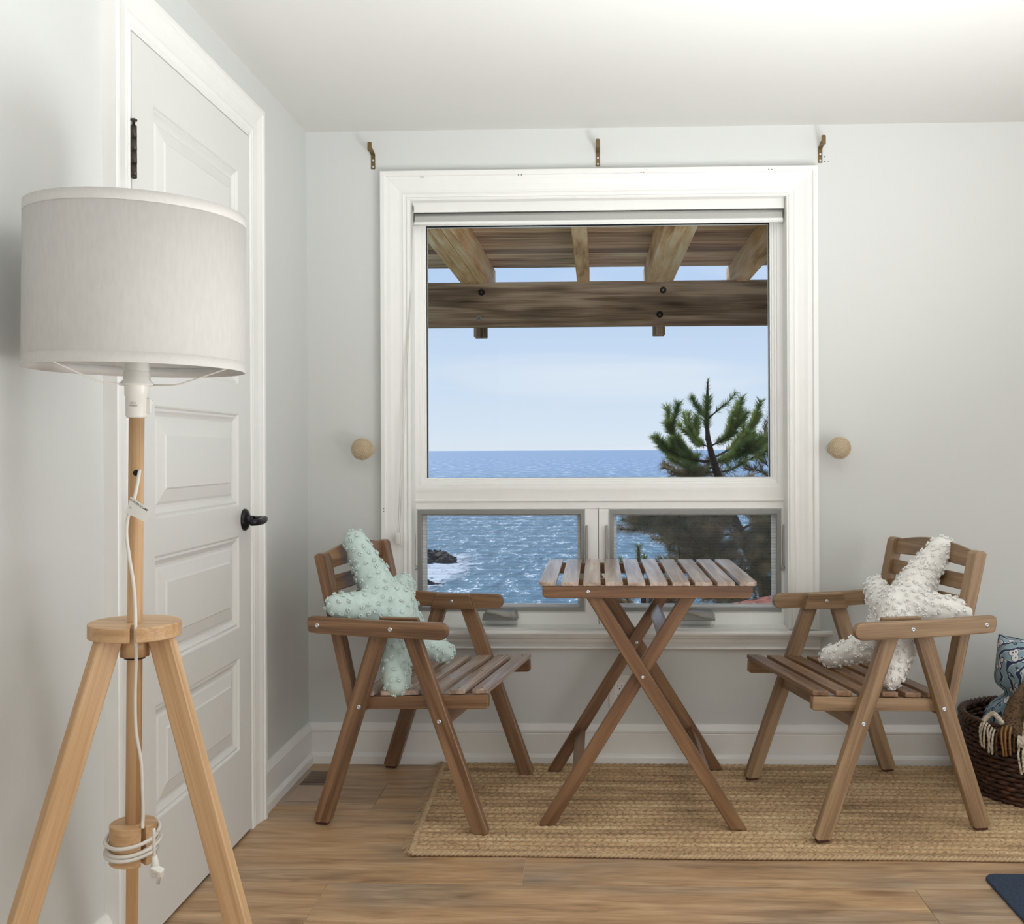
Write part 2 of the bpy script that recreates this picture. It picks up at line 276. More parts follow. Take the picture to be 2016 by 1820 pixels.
# ------------------------------------------------------------ mesh accumulator
class MB:
    def __init__(s): s.v = []; s.f = []; s.w = []; s.sm = []
    def add(s, vs, fs, ws=None, smooth=False):
        o = len(s.v); s.v += [tuple(v) for v in vs]; s.f += [tuple(i+o for i in f) for f in fs]
        s.w += [tuple(w) for w in (ws if ws else vs)]; s.sm += [smooth]*len(fs); return s
    def bmadd(s, bm, mat=None, seed=None, smooth=False):
        bm.verts.ensure_lookup_table()
        off = V((rnd.uniform(0, 50), rnd.uniform(0, 50), rnd.uniform(0, 50)))
        ws = [v.co+off for v in bm.verts]
        bm.verts.index_update()
        vs = [(mat @ v.co) if mat else v.co.copy() for v in bm.verts]
        s.add(vs, [[v.index for v in f.verts] for f in bm.faces], ws, smooth); bm.free(); return s
    def prism(s, poly, o=(0, 0, 0), ex=(1, 0, 0), ey=(0, 0, 1), t=.02, bev=.0015, ez=None, seg=1):
        """extrude a 2-D outline (in ex,ey) by t along ez; centred on the outline plane"""
        ex = V(ex).normalized(); ey = V(ey).normalized(); ez = V(ez).normalized() if ez is not None else ex.cross(ey)
        bm = bmesh.new()
        a = [bm.verts.new((p[0], p[1], -t/2)) for p in poly]; b = [bm.verts.new((p[0], p[1], t/2)) for p in poly]
        n = len(poly); bm.faces.new(a[::-1]); bm.faces.new(b)
        for i in range(n): bm.faces.new((a[i], a[(i+1) % n], b[(i+1) % n], b[i]))
        bmesh.ops.recalc_face_normals(bm, faces=bm.faces)
        if bev:
            es = [e for e in bm.edges if len(e.link_faces) == 2 and e.calc_face_angle(0) > .5]
            bmesh.ops.bevel(bm, geom=es, offset=bev, segments=seg, affect='EDGES', profile=.6)
        m = Matrix((ex, ey, ez)).transposed().to_4x4(); m.translation = V(o)
        if m.to_3x3().determinant() < 0: bmesh.ops.reverse_faces(bm, faces=bm.faces)
        return s.bmadd(bm, m)
    def box(s, c, d, bev=.0015, rot=None, seg=1):
        """box centre c, dims d; grain follows the longest side"""
        k = max(range(3), key=lambda i: d[i]); ax = [V((1, 0, 0)), V((0, 1, 0)), V((0, 0, 1))]
        ex = ax[k]; ey = ax[(k+1) % 3]; dx, dy, dz = d[k], d[(k+1) % 3], d[(k+2) % 3]
        if rot: ex = rot @ ex; ey = rot @ ey
        return s.prism([(-dx/2, -dy/2), (dx/2, -dy/2), (dx/2, dy/2), (-dx/2, dy/2)], c, ex, ey, dz, min(bev, dx*.4, dy*.4, dz*.4), seg=seg)
    def bx(s, x0, x1, y0, y1, z0, z1, bev=0.):
        return s.box(((x0+x1)/2, (y0+y1)/2, (z0+z1)/2), (x1-x0, y1-y0, z1-z0), bev)
    def tube(s, pts, r, seg=8, smooth=True, cap=True, flat=1.):
        pts = [V(p) for p in pts]; rs = r if isinstance(r, (list, tuple)) else [r]*len(pts)
        vs = []; fs = []; ws = []; prev = None; L = 0; n = len(pts)
        for i, p in enumerate(pts):
            t = (pts[min(i+1, n-1)]-pts[max(i-1, 0)]).normalized()
            if prev is None:
                a = t.orthogonal().normalized()
            else:
                a = (prev-t*prev.dot(t)); a = a.normalized() if a.length > 1e-6 else t.orthogonal().normalized()
            prev = a; b = t.cross(a)
            if i: L += (p-pts[i-1]).length
            for k in range(seg):
                q = 2*math.pi*k/seg; vs.append(p+a*math.cos(q)*rs[i]+b*math.sin(q)*rs[i]*flat); ws.append((L, math.cos(q)*rs[i], math.sin(q)*rs[i]))
        for i in range(n-1):
            for k in range(seg):
                k2 = (k+1) % seg; fs.append((i*seg+k, i*seg+k2, (i+1)*seg+k2, (i+1)*seg+k))
        if cap: fs.append(tuple(range(seg))[::-1]); fs.append(tuple((n-1)*seg+k for k in range(seg)))
        return s.add(vs, fs, ws, smooth)
    def lathe(s, prof, o=(0, 0, 0), ax=(0, 0, 1), seg=32, smooth=True, cap=True):
        """prof: list of (r,h) along ax"""
        ax = V(ax).normalized(); a = ax.orthogonal().normalized(); b = ax.cross(a); o = V(o)
        vs = []; fs = []
        for r, h in prof:
            for k in range(seg):
                q = 2*math.pi*k/seg; vs.append(o+ax*h+(a*math.cos(q)+b*math.sin(q))*r)
        for i in range(len(prof)-1):
            for k in range(seg):
                k2 = (k+1) % seg; fs.append((i*seg+k, i*seg+k2, (i+1)*seg+k2, (i+1)*seg+k))
        if cap:
            if prof[0][0] > 1e-5: fs.append(tuple(range(seg))[::-1])
            if prof[-1][0] > 1e-5: fs.append(tuple((len(prof)-1)*seg+k for k in range(seg)))
        off = V((rnd.uniform(0, 50), rnd.uniform(0, 50), rnd.uniform(0, 50)))
        ws = [V(((v-o).dot(ax), (v-o).dot(a), (v-o).dot(b)))+off for v in vs]
        return s.add(vs, fs, ws, smooth)
    def sweep(s, path, prof, mp, closed=True):
        """mitred moulding. path: (a,b,oa,ob); prof: (offset,height); mp(a,b,n)->3-D"""
        n = len(prof); vs = []; fs = []
        for a, b, oa, ob in path:
            for o, h in prof: vs.append(mp(a+oa*o, b+ob*o, h))
        m = len(path)
        for i in range(m if closed else m-1):
            j = (i+1) % m
            for k in range(n-1): fs.append((i*n+k, i*n+k+1, j*n+k+1, j*n+k))
        if not closed:
            fs.append(tuple(range(n))); fs.append(tuple((m-1)*n+k for k in range(n))[::-1])
        return s.add(vs, fs)
    def build(s, name, mat, parent=None, attr=True, fixn=False, hh=None):
        me = bpy.data.meshes.new(name); me.from_pydata(s.v, [], s.f); me.validate(clean_customdata=False)
        if len(me.vertices) == len(s.w):
            at = me.attributes.new('wc', 'FLOAT_VECTOR', 'POINT'); at.data.foreach_set('vector', [x for w in s.w for x in w])
        if hh: 
            at = me.attributes.new('hh', 'FLOAT', 'POINT'); at.data.foreach_set('value', hh)
        if len(me.polygons) == len(s.sm): me.polygons.foreach_set('use_smooth', s.sm)
        if fixn:
            bm = bmesh.new(); bm.from_mesh(me); bmesh.ops.recalc_face_normals(bm, faces=bm.faces); bm.to_mesh(me); bm.free()
        me.materials.append(mat if not isinstance(mat, str) else M[mat])
        o = bpy.data.objects.new(name, me); col.objects.link(o)
        if parent: o.parent = parent
        return o

def tag(o, label=None, cat=None, group=None, kind=None):
    if label: o['label'] = label
    if cat: o['category'] = cat
    if group: o['group'] = group
    if kind: o['kind'] = kind
    return o
def empty(name, loc=(0, 0, 0), rot=(0, 0, 0)):
    o = bpy.data.objects.new(name, None); col.objects.link(o); o.location = loc; o.rotation_euler = rot
    o.empty_display_size = .05; return o
def struct(o, label=None): o['kind'] = 'structure'; return tag(o, label)
def copy_tree(o, parent=None):
    c = o.copy(); col.objects.link(c); c.parent = parent
    for ch in [x for x in bpy.data.objects if x.parent == o]: copy_tree(ch, c)
    return c
def text_mb(txt, size, mp, mb=None, bold=0):
    cu = bpy.data.curves.new('t', 'FONT'); cu.body = txt; cu.size = size; cu.align_x = 'CENTER'; cu.align_y = 'CENTER'; cu.offset = bold
    ob = bpy.data.objects.new('t', cu); col.objects.link(ob); bpy.context.view_layer.update()
    me = ob.evaluated_get(bpy.context.evaluated_depsgraph_get()).to_mesh()
    mb = mb or MB(); mb.add([mp(v.co.x, v.co.y) for v in me.vertices], [tuple(p.vertices) for p in me.polygons])
    bpy.data.objects.remove(ob); bpy.data.curves.remove(cu); return mb

# ============================================================ ROOM SHELL
XL, YB, ZC, XR, YR = -1.005, 3.5, 2.19, 3.1, -2.7
WX0, WX1, WZ0, WZ1 = -.645, .655, .455, 1.950     # window opening
# floor: individual planks over a seam bed, one mesh
fl = MB(); rows = [3.54-.2545*i for i in range(0, 25)]
for i in range(len(rows)-1):
    y1, y0 = rows[i], rows[i+1]
    off = {0: .35, 1: -.683, 2: .12, 3: -.192, 4: -.675}.get(i, rnd.uniform(-1.2, 0.2))
    x = off-1.45*3
    while x < XR+.1:
        a, b = max(x, XL-.02), min(x+1.45, XR+.05)
        if b-a > .02:
            g = .0012
            o = V((rnd.uniform(0, 60), rnd.uniform(0, 60), 0)); vs = []
            fl.box(((a+b)/2, (y0+y1)/2, -.005), (b-a-2*g, y1-y0-2*g, .01), .0006)
        x += 1.45
f = fl.build('floor', 'floor'); struct(f, 'honey oak plank floor with knots and pale end seams')
sb = MB(); sb.bx(XL-.1, XR+.1, YR-.1, YB+.1, -.05, -.0022); o = sb.build('floor_seams', 'grout', f)
m = MB(); m.bx(XL-.1, XR+.1, YR-.1, YB+.12, ZC, ZC+.08); struct(m.build('ceiling', 'ceil'), 'plain white ceiling')
m = MB(); m.bx(XL-.1, XL, YR-.1, YB+.12, 0, ZC); struct(m.build('wall_left', 'wall'), 'white left wall with the door')
m = MB(); m.bx(XR, XR+.1, YR-.1, YB+.12, 0, ZC); struct(m.build('wall_right', 'wall'))
m = MB(); m.bx(XL-.1, XR+.1, YR-.1, YR, 0, ZC); struct(m.build('wall_rear', 'wall'))
m = MB(); T_ = .15
for b_ in ((XL-.1, WX0, 0, ZC), (WX1, XR+.1, 0, ZC), (WX0, WX1, 0, WZ0), (WX0, WX1, WZ1, ZC)):
    m.bx(b_[0], b_[1], YB, YB+T_, b_[2], b_[3])
wb = m.build('wall_back', 'wall'); struct(wb, 'white wall around the window')
# anchor plugs and holes next to the right bracket + nail dots
def wall_mp(a, b, n): return V((a, YB-n, b))
hb = MB()
for (x, z, r) in ((.782, 2.080, .0022), (.7822, 2.0635, .0016), (.794, 2.0625, .0014)):
    hb.lathe([(r, 0), (r, .0006)], (x, YB, z), (0, -1, 0), 10)
hb.build('screw_hole', 'hole', wb)

# baseboards
bbp = [(0, 0), (.022, 0), (.022, .026), (.018, .034), (.0135, .038), (.0135, .104), (.0125, .108), (.016, .111), (.0165, .118), (.011, .128), (.006, .138), (0, .139)]
def board_along(name, p0, p1, nrm, prof, mat='trim'):
    m = MB(); p0, p1, nrm = V(p0), V(p1), V(nrm); n = len(prof)
    vs = [p+nrm*a+V((0, 0, b)) for p in (p0, p1) for a, b in prof]
    fs = [(k, k+1, n+k+1, n+k) for k in range(n-1)]+[tuple(range(n)), tuple(range(n, 2*n))[::-1]]
    m.add(vs, fs); return m.build(name, mat, fixn=True)
struct(board_along('baseboard_back', (XL, YB, 0), (XR, YB, 0), (0, -1, 0), bbp))
struct(board_along('baseboard_left', (XL, YB, 0), (XL, 2.955, 0), (1, 0, 0), bbp))
struct(board_along('baseboard_left.001', (XL, 2.055, 0), (XL, YR, 0), (1, 0, 0), bbp))
struct(board_along('baseboard_right', (XR, YB, 0), (XR, YR, 0), (-1, 0, 0), bbp))

# window casing (trim_1), stool and apron (trim_2)
cas = [(0, -.01), (0, .010), (.004, .013), (.008, .013), (.011, .010), (.016, .011), (.021, .014), (.026, .0125), (.034, .013), (.052, .0175), (.064, .022), (.076, .0235), (.079, .0245), (.080, .029), (.083, .031), (.096, .031), (.098, .029), (.098, 0)]
m = MB(); m.sweep([(WX0, .468, -1, 0), (WX0, WZ1-.004, -1, 1), (WX1, WZ1-.004, 1, 1), (WX1, .468, 1, 0)], cas, wall_mp, False)
tc = m.build('trim_1', 'trim', fixn=True); struct(tc, 'moulded white casing framing the window')
nb = MB()
for px, py in ((826, 345), (830, 345), (1020, 342), (1026, 342), (1262, 339), (1267, 339), (1512, 336), (1518, 336)):
    p = P(px, py, 3.46); nb.lathe([(.0022, 0), (.0022, .0006)], (p.x, YB-.031, p.z), (0, -1, 0), 8)
for z in (.872, .882): nb.lathe([(.002, 0), (.002, .0006)], (-.733, YB-.031, z), (0, -1, 0), 8)
nb.build('nail_mark', 'dirt', tc)
stool = [(-.10, .468), (-.02, .468), (.050, .468), (.056, .466), (.059, .461), (.059, .457), (.056, .451), (.050, .4485), (0, .4485), (-.1, .4485)]
m = MB(); xs0, xs1 = -.775, .790
vs = [V((x, YB-a, b)) for x in (xs0, xs1) for a, b in stool if a >= 0]; n = len([1 for a, b in stool if a >= 0])
m.add(vs, [(k, (k+1) % n, n+(k+1) % n, n+k) for k in range(n)]+[tuple(range(n)), tuple(range(n, 2*n))[::-1]])
m.bx(WX0, WX1, YB-.001, YB+.115, .4485, .468)
ap = [(0, .4485), (.036, .4485), (.036, .441), (.030, .436), (.024, .434), (.022, .424), (.014, .412), (.010, .408), (.018, .405), (.020, .401), (.016, .397), (.0, .396)]
n2 = len(ap); vs = [V((x, YB-a, b)) for x in (-.745, .757) for a, b in ap]
m.add(vs, [(k, k+1, n2+k+1, n2+k) for k in range(n2-1)]+[tuple(range(n2)), tuple(range(n2, 2*n2))[::-1]])
struct(m.build('trim_2', 'trim', fixn=True), 'white window stool and moulded apron under the window')
# jamb liner
m = MB()
m.bx(WX0-.004, WX0+.004, YB-.008, YB+.13, .468, WZ1); m.bx(WX1-.004, WX1+.004, YB-.008, YB+.13, .468, WZ1); m.bx(WX0, WX1, YB-.008, YB+.13, WZ1-.004, WZ1+.004)
struct(m.build('trim_3', 'trim'), 'white jamb boards lining the window opening')

# window_1 : the big fixed upper light
def plane_mp(y0): return lambda a, b, n: V((a, y0-n, b))
def rect(x0, x1, z0, z1, s=1): return [(x0, z0, -s, -s), (x1, z0, s, -s), (x1, z1, s, s), (x0, z1, -s, s)]
w1 = struct(empty('window_1', (0, YB+.07, .95)), 'large fixed upper window pane looking out to sea')
w1.location = (0, 0, 0)
m = MB()
m.sweep(rect(-.604, .609, .983, 1.879), [(0, -.045), (0, .0), (.004, .001), (.006, .006), (.012, .007), (.014, .012), (.020, .013), (.022, .018), (.030, .019), (.036, .020), (.046, .020), (.046, -.05)], plane_mp(3.59))
m.bx(-.645, .655, 3.571, 3.64, .905, .943, .0015); m.bx(-.645, .655, 3.574, 3.64, .8726, .9045, .0015)
m.bx(-.645, .655, 3.568, 3.64, .899, .909, .002)
m.bx(-.645, .655, 3.575, 3.64, 1.92, 1.95)
m.build('window_frame', 'vinyl', w1, fixn=True)
m = MB(); m.bx(-.606, .611, 3.6, 3.604, .981, 1.881); m.build('glass_pane', 'glass', w1)
m = MB(); m.sweep(rect(-.604, .609, .983, 1.879), [(0, 0), (0, -.02), (.004, -.02), (.004, 0)], plane_mp(3.598)); m.build('glazing_seal', 'blackmetal', w1)

# window_2, window_3 : lower crank windows with grey screens
def lower(name, x0, x1, label, crank, levers):
    w = struct(empty(name), label)
    m = MB()
    z0, z1 = .509, .873
    m.bx(x0-.008 if x0 < -.3 else x0-.036, x0, 3.574, 3.64, z0-.05, z1+.002)
    m.bx(x1, x1+.048 if x1 < .1 else x1+.011, 3.574, 3.64, z0-.05, z1+.002)
    m.bx(x0-.02, x1+.02, 3.572, 3.64, .455, z0, .002)
    m.sweep(rect(x0+.001, x1-.001, z0+.001, z1-.001), [(0, -.02), (0, .0), (-.003, -.003), (-.003, -.02)], plane_mp(3.571))
    m.build('window_frame', 'vinyl', w, fixn=True)
    m = MB(); m.sweep(rect(x0+.018, x1-.018, z0+.019, z1-.019), [(0, -.008), (0, .002), (.002, .0035), (.016, .0035), (.018, .002), (.018, -.01)], plane_mp(3.576))
    m.build('screen_frame', 'greyframe', w, fixn=True)
    m = MB(); m.bx(x0+.016, x1-.016, 3.582, 3.5825, z0+.017, z1-.017); m.build('insect_screen', 'screen', w)
    m = MB()
    m.sweep(rect(x0+.028, x1-.028, z0+.024, z1-.024), [(0, -.02), (0, .004), (.012, .008), (.03, .008)], plane_mp(3.612)); m.build('sash', 'vinyl', w, fixn=True)
    m = MB(); m.bx(x0+.026, x1-.026, 3.622, 3.625, z0+.022, z1-.022); m.build('glass_pane', 'glass', w)
    # crank operator
    cx = crank
    cb = MB(); cb.prism([(-.062, 0), (.062, 0), (.059, .024), (.052, .032), (-.048, .032), (-.058, .022)], (cx, 3.549, .4885), (1, 0, 0), (0, 0, 1), .05, .003, seg=2)
    c = cb.build('crank_handle', 'greyframe', w)
    l = MB(); l.tube([(cx+.046, 3.516, .508), (cx+.02, 3.512, .511), (cx-.015, 3.512, .519), (cx-.044, 3.515, .520)], [.012, .012, .0085, .006], 10, flat=.6)
    l.lathe([(.013, 0), (.012, .012), (.008, .016)], (cx+.046, 3.526, .507), (0, -1, 0), 16)
    l.build('crank_lever', 'plasticgrey', c)
    for lx, sgn in levers:
        lv = MB(); lv.prism([(-.006, -.075), (.004, -.078), (.005, .02), (.003, .075), (-.004, .077), (-.006, .06)], (lx, 3.562, .742), (1, 0, 0), (0, 0, 1), .014, .002)
        lv.lathe([(.009, 0), (.009, .01), (.005, .013)], (lx+.003*sgn, 3.568, .668), (0, -1, 0), 12)
        lv.build('lock_lever', 'plasticgrey', w)
lower('window_2', -.638, -.042, 'lower left crank window with grey screen frame, rocky shore behind', -.34, ((-.645, 1), (-.036, -1)))
lower('window_3', .040, .645, 'lower right crank window with grey screen frame, pine behind', .345, ((.034, 1), (.651, -1)))

# roller blind
rb = tag(empty('roller_blind', (.005, 3.54, 1.90)), 'white roller blind rolled up at the top of the window', 'blind')
rb.location = (0, 0, 0)
m = MB(); m.prism([(-.645, 0), (.645, 0), (.645, .035), (-.645, .035)], (.005, 3.528, 1.912), (1, 0, 0), (0, 0, 1), .006, .001); m.bx(-.640, .650, 3.528, 3.57, 1.938, 1.945); m.build('fascia', 'trim', rb)
m = MB(); m.lathe([(.017, -.638), (.017, .638)], (.005, 3.55, 1.898), (1, 0, 0), 24); m.bx(-.633, .643, 3.5325, 3.5335, 1.876, 1.900); m.build('fabric_roll', 'fabric', rb)
m = MB(); m.tube([(-.636, 3.536, 1.872), (.646, 3.536, 1.872)], .0078, 12, flat=.6); m.bx(-.636, .646, 3.528, 3.543, 1.870, 1.882, .003); m.build('bottom_bar', 'trim', rb)
m = MB()
for dx in (0, .006): m.tube([(-.637+dx*.3, 3.52, 1.935), (-.645+dx*.6, 3.49, 1.6), (-.668+dx, 3.462, 1.1), (-.682+dx, 3.455, .80)], .0011, 6)
m.build('pull_cord', 'cordwhite', rb)
m = MB(); m.box((-.679, 3.455, .780), (.016, .030, .040), .004, seg=2); m.box((-.669, 3.455, .779), (.006, .026, .044), .002); m.build('cord_tensioner', 'plastic', rb)
m = MB(); m.box((-.637, 3.526, 1.925), (.005, .004, .020), .0005); m.build('end_bracket', 'hole', rb)

# ============================================================ DOOR on the left wall
def left_mp(a, b, n): return V((XL+n, a, b))
dcas = [(0, -.005), (0, .016), (.004, .019), (.008, .019), (.010, .016), (.016, .017), (.020, .019), (.028, .018), (.05, .021), (.066, .026), (.074, .027), (.076, .030), (.079, .031), (.090, .031), (.092, .029), (.092, 0)]
D0, D1, DT = 2.135, 2.866, 1.978
m = MB(); m.sweep([(D0-.006, 0, -1, 0), (D0-.006, DT+.012, -1, 1), (D1+.008, DT+.012, 1, 1), (D1+.008, 0, 1, 0)], dcas, left_mp, False)
# inner stop
m.bx(XL-.02, XL+.0155, D0-.008, D0-.003, 0, DT+.012); m.bx(XL-.02, XL+.0155, D1+.004, D1+.010, 0, DT+.012); m.bx(XL-.02, XL+.0155, D0-.008, D1+.01, DT+.004, DT+.013)
struct(m.build('trim_4', 'trim', fixn=True), 'moulded white casing around the panelled door')
dr = struct(empty('door_1'), 'white five panel door in the left wall')
# slab with 5 moulded panels: build stiles/rails and sunken panels
XF = .016   # door face is this far in front of the wall plane
m = MB(); PZ = [(.245, .497), (.497+.011+.085-.085, 0)]
pans = [(1.602, 1.857), (1.266, 1.520), (.931, 1.183), (.594, .845), (.255, .509)]
pans = [(a-.002, b+.002) for a, b in pans]; py0, py1 = D0+.105, 2.778
def facerect(y0, y1, z0, z1): m.add([left_mp(y0, z0, XF), left_mp(y1, z0, XF), left_mp(y1, z1, XF), left_mp(y0, z1, XF)], [(0, 1, 2, 3)])
facerect(D0, py0, .008, DT); facerect(py1, D1, .008, DT)
zs = [.008]+[z for a, b in reversed(pans) for z in (a, b)]+[DT]
for k in range(0, len(zs), 2): facerect(py0, py1, zs[k], zs[k+1])
pp = [(0, XF), (-.003, XF-.001), (-.006, XF-.006), (-.012, XF-.0045), (-.018, XF-.009), (-.024, XF-.012), (-.030, XF-.012), (-.034, XF-.010), (-.036, XF-.009), (-.064, XF-.004), (-.068, XF-.001)]
for a, b in pans:
    m.sweep(rect(py0, py1, a, b), pp, left_mp)
    d = .068; m.add([left_mp(py0+d, a+d, XF-.001), left_mp(py1-d, a+d, XF-.001), left_mp(py1-d, b-d, XF-.001), left_mp(py0+d, b-d, XF-.001)], [(0, 1, 2, 3)])
m.add([left_mp(D0, .008, XF), left_mp(D0, DT, XF), left_mp(D0, DT, -.02), left_mp(D0, .008, -.02)], [(0, 1, 2, 3)])
m.add([left_mp(D1, .008, XF), left_mp(D1, DT, XF), left_mp(D1, DT, -.02), left_mp(D1, .008, -.02)], [(0, 1, 2, 3)])
m.add([left_mp(D0, DT, XF), left_mp(D1, DT, XF), left_mp(D1, DT, -.02), left_mp(D0, DT, -.02)], [(0, 1, 2, 3)])
m.build('door_leaf', 'door', dr)
m = MB(); m.bx(XL, XL+.0008, D0-.004, D1+.005, 0, DT+.005); m.build('door_gap', 'hole', dr)
for z0, z1 in ((1.665, 1.775), (.872, .978)):
    m = MB(); y = D0-.008; x = XL+.024
    m.lathe([(.0062, 0), (.0062, (z1-z0)*.24)], (x, y, z0), seg=14)
    for a, b in ((.25, .49), (.5, .74), (.75, .99)): m.lathe([(.0064, (z1-z0)*a), (.0064, (z1-z0)*b)], (x, y, z0), seg=14)
    m.lathe([(.0032, (z1-z0)), (.0032, (z1-z0)+.008), (.0075, (z1-z0)+.009), (.0075, (z1-z0)+.012), (.004, (z1-z0)+.014)], (x, y, z0), seg=14)
    m.lathe([(.0028, -.004), (.0065, -.002), (.0065, 0)], (x, y, z0), seg=14)
    m.bx(XL+.008, XL+.013, y-.014, y+.008, z0, z1)
    m.build('hinge', 'bronze', dr)
hd = MB(); hx, hy, hz = XL+XF, 2.818, .889
hd.lathe([(.031, 0), (.031, .003), (.029, .007), (.022, .011), (.013, .014), (.0115, .020), (.0115, .028)], (hx, hy, hz), (1, 0, 0), 32)
h = hd.build('door_handle', 'blackmetal', dr)
m = MB(); m.tube([(hx+.026, hy, hz), (hx+.050, hy, hz), (hx+.057, hy-.004, hz), (hx+.060, hy-.02, hz-.001), (hx+.060, hy-.055, hz-.003), (hx+.056, hy-.098, hz-.002)], [.0105, .0115, .012, .011, .0095, .0088], 16, flat=.85)
m.build('lever', 'blackmetal', h)
m = MB(); m.prism([(-.026, 0), (.026, 0), (.026, .004), (.016, .012), (-.016, .012), (-.026, .004)], (XL+.013, D1+.002, hz+.006), (0, 0, 1), (0, 1, 0), .003, 0); m.build('strike_plate', 'blackmetal', dr)

# ============================================================ WALL FITTINGS
def bracket(x, z, flip, label):
    r = tag(empty('curtain_rod_bracket', (x, YB, z)), label, 'bracket', 'curtain rod brackets above the window')
    m = MB(); w = .0145
    prof = [(0, 0), (.003, 0), (.003, .046), (.052, .058), (.052, .055), (.055, .055), (.055, .062), (.006, .050), (0, .050)]
    m.prism([(.0, .0), (.0025, 0), (.0025, .047), (.050, .059), (.050, .062), (0, .052)], (0, 0, 0), (0, -1, 0), (0, 0, 1), w, .0004)
    m.build('wall_plate', 'brass', r)
    m = MB(); m.prism([(-w/2, .050), (w/2, .050), (w/2, .076), (w*.25, .0785), (-w*.25, .0785), (-w/2, .076)], (0, -.056, 0), (1, 0, 0), (0, 0, 1), .0025, .0005)
    m.prism([(-w/2, .050), (w/2, .050), (w/2, .053), (-w/2, .053)], (0, -.046, 0), (1, 0, 0), (0, 0, 1), .02, .0003)
    m.build('rod_cradle', 'brass', r)
    for zz in (.008, .030):
        s = MB(); s.lathe([(.0042, 0), (.0040, .0012), (.002, .0022), (0, .0016)], (0, -.0025, zz), (0, -1, 0), 12, cap=False); s.build('screw', 'screw', r)
    return r
bracket(-.7715, 2.058, 0, 'brass curtain rod bracket on the wall above the left end of the window')
bracket(.0075, 2.057, 0, 'brass curtain rod bracket above the middle of the window')
bracket(.7665, 2.059, 0, 'brass curtain rod bracket above the right end, beside patched screw holes')

def knob(x, z, label):
    r = tag(empty('curtain_tieback_knob', (x, YB, z)), label, 'knob', 'beaded knobs on both sides of the window')
    m = MB(); m.lathe([(.026, 0), (.026, .004), (.018, .007), (.009, .010), (.009, .052)], (0, 0, 0), (0, -1, 0), 28); m.build('base', 'creambase', r)
    m = MB(); R0 = .036; cy = -.072
    m.lathe([(R0*math.sin(a), -R0*.72*math.cos(a)) for a in [i*math.pi/14 for i in range(15)]], (0, cy, 0), (0, -1, 0), 28, cap=False)
    m.build('dome', 'domebase', r); m = MB()
    n = 460
    for i in range(n):
        c = 1-2*(i+.5)/n; s_ = math.sqrt(1-c*c); a = i*2.39996
        d = V((math.cos(a)*s_, -c*.72, math.sin(a)*s_)); p = V((0, cy, 0))+d*R0
        if c < -.55: continue
        m.lathe([(.0013, -.001), (.0012, .0018), (.0, .0027)], p, d, 5)
    tag(m.build('beads', 'cream', r), kind='stuff')
knob(-.797, 1.087, 'round cream beaded curtain knob on the wall left of the window')
knob(.812, 1.084, 'round cream beaded curtain knob on the wall right of the window')

o_ = tag(empty('wall_outlet', (.0745, YB, .25)), 'white electrical outlet on the wall behind the table legs', 'outlet')
m = MB(); m.box((0, -.003, 0), (.070, .006, .114), .002, seg=2); m.build('cover_plate', 'plastic', o_)
m = MB(); m.box((0, -.0065, 0), (.034, .003, .068), .001); rc = m.build('receptacle', 'trim', o_)
m = MB()
for z in (.017, -.015):
    m.box((-.0065, -.0083, z+.003), (.0012, .001, .007), 0); m.box((.0065, -.0083, z+.003), (.0012, .001, .007), 0); m.lathe([(.0022, 0), (.0022, .0005)], (0, -.008, z-.007), (0, -1, 0), 10)
m.build('socket_slots', 'hole', rc)

# floor register
vr = tag(empty('floor_register', (-.915, 3.24, 0), (0, 0, R(0))), 'taupe louvred floor register beside the left baseboard', 'vent')
m = MB(); m.sweep(rect(-.050, .050, -.150, .150), [(0, -.001), (0, .0035), (.012, .0035), (.020, .001), (.020, 0)], lambda a, b, n: V((a, b, n)))
m.build('frame', 'register', vr, fixn=True)
m = MB(); m.bx(-.050, .050, -.150, .150, .0004, .0008); m.build('duct_opening', 'hole', vr)
m = MB(); m.bx(-.050, .050, -.006, .006, .001, .0036)
for i in range(13):
    for y0 in (-.144, .012):
        yy = y0+i*.0108+.005
        if y0 < 0: m.box((0, yy, .0022), (.1, .0048, .0012), 0, Euler((R(35), 0, 0)).to_matrix())
        else: m.box((0, yy, .0022), (.1, .0100, .0010), 0, Euler((R(-14), 0, 0)).to_matrix())
m.build('louvres', 'register', vr)

# ============================================================ TABLE
tb = tag(empty('folding_table', (.135, 3.06, 0)), 'square slatted wooden folding table with crossed legs under the window', 'table')
tb.location = (0, 0, 0)
ty0, ty1, tz = 2.846, 3.452, .710
for i in range(10):
    x = -.140+i*.0624; w = .049; m = MB(); r = .018
    if i == 0: poly = [(-w/2+r, 0), (w/2, 0), (w/2, ty1-ty0), (-w/2+r, ty1-ty0)]+[(-w/2+r-r*math.sin(a), ty1-ty0-r+r*math.cos(a)) for a in (R(30), R(60), R(90))]+[(-w/2+r-r*math.cos(a), r-r*math.sin(a)) for a in (0, R(30), R(60))]
    elif i == 9:
        poly = [(-w/2, 0), (w/2-r, 0)]+[(w/2-r+r*math.sin(a), r-r*math.cos(a)) for a in (R(30), R(60), R(90))]+[(w/2-r+r*math.cos(a), ty1-ty0-r+r*math.sin(a)) for a in (0, R(30), R(60), R(90))]+[(-w/2, ty1-ty0)]
    else: poly = [(-w/2, 0), (w/2, 0), (w/2, ty1-ty0), (-w/2, ty1-ty0)]
    poly = [(b, -a) for a, b in poly]
    m.prism(poly, (x, ty0, tz-.0055), (0, 1, 0), (-1, 0, 0), .011, .002, seg=2)
    m.build('slat', 'acaciat', tb)
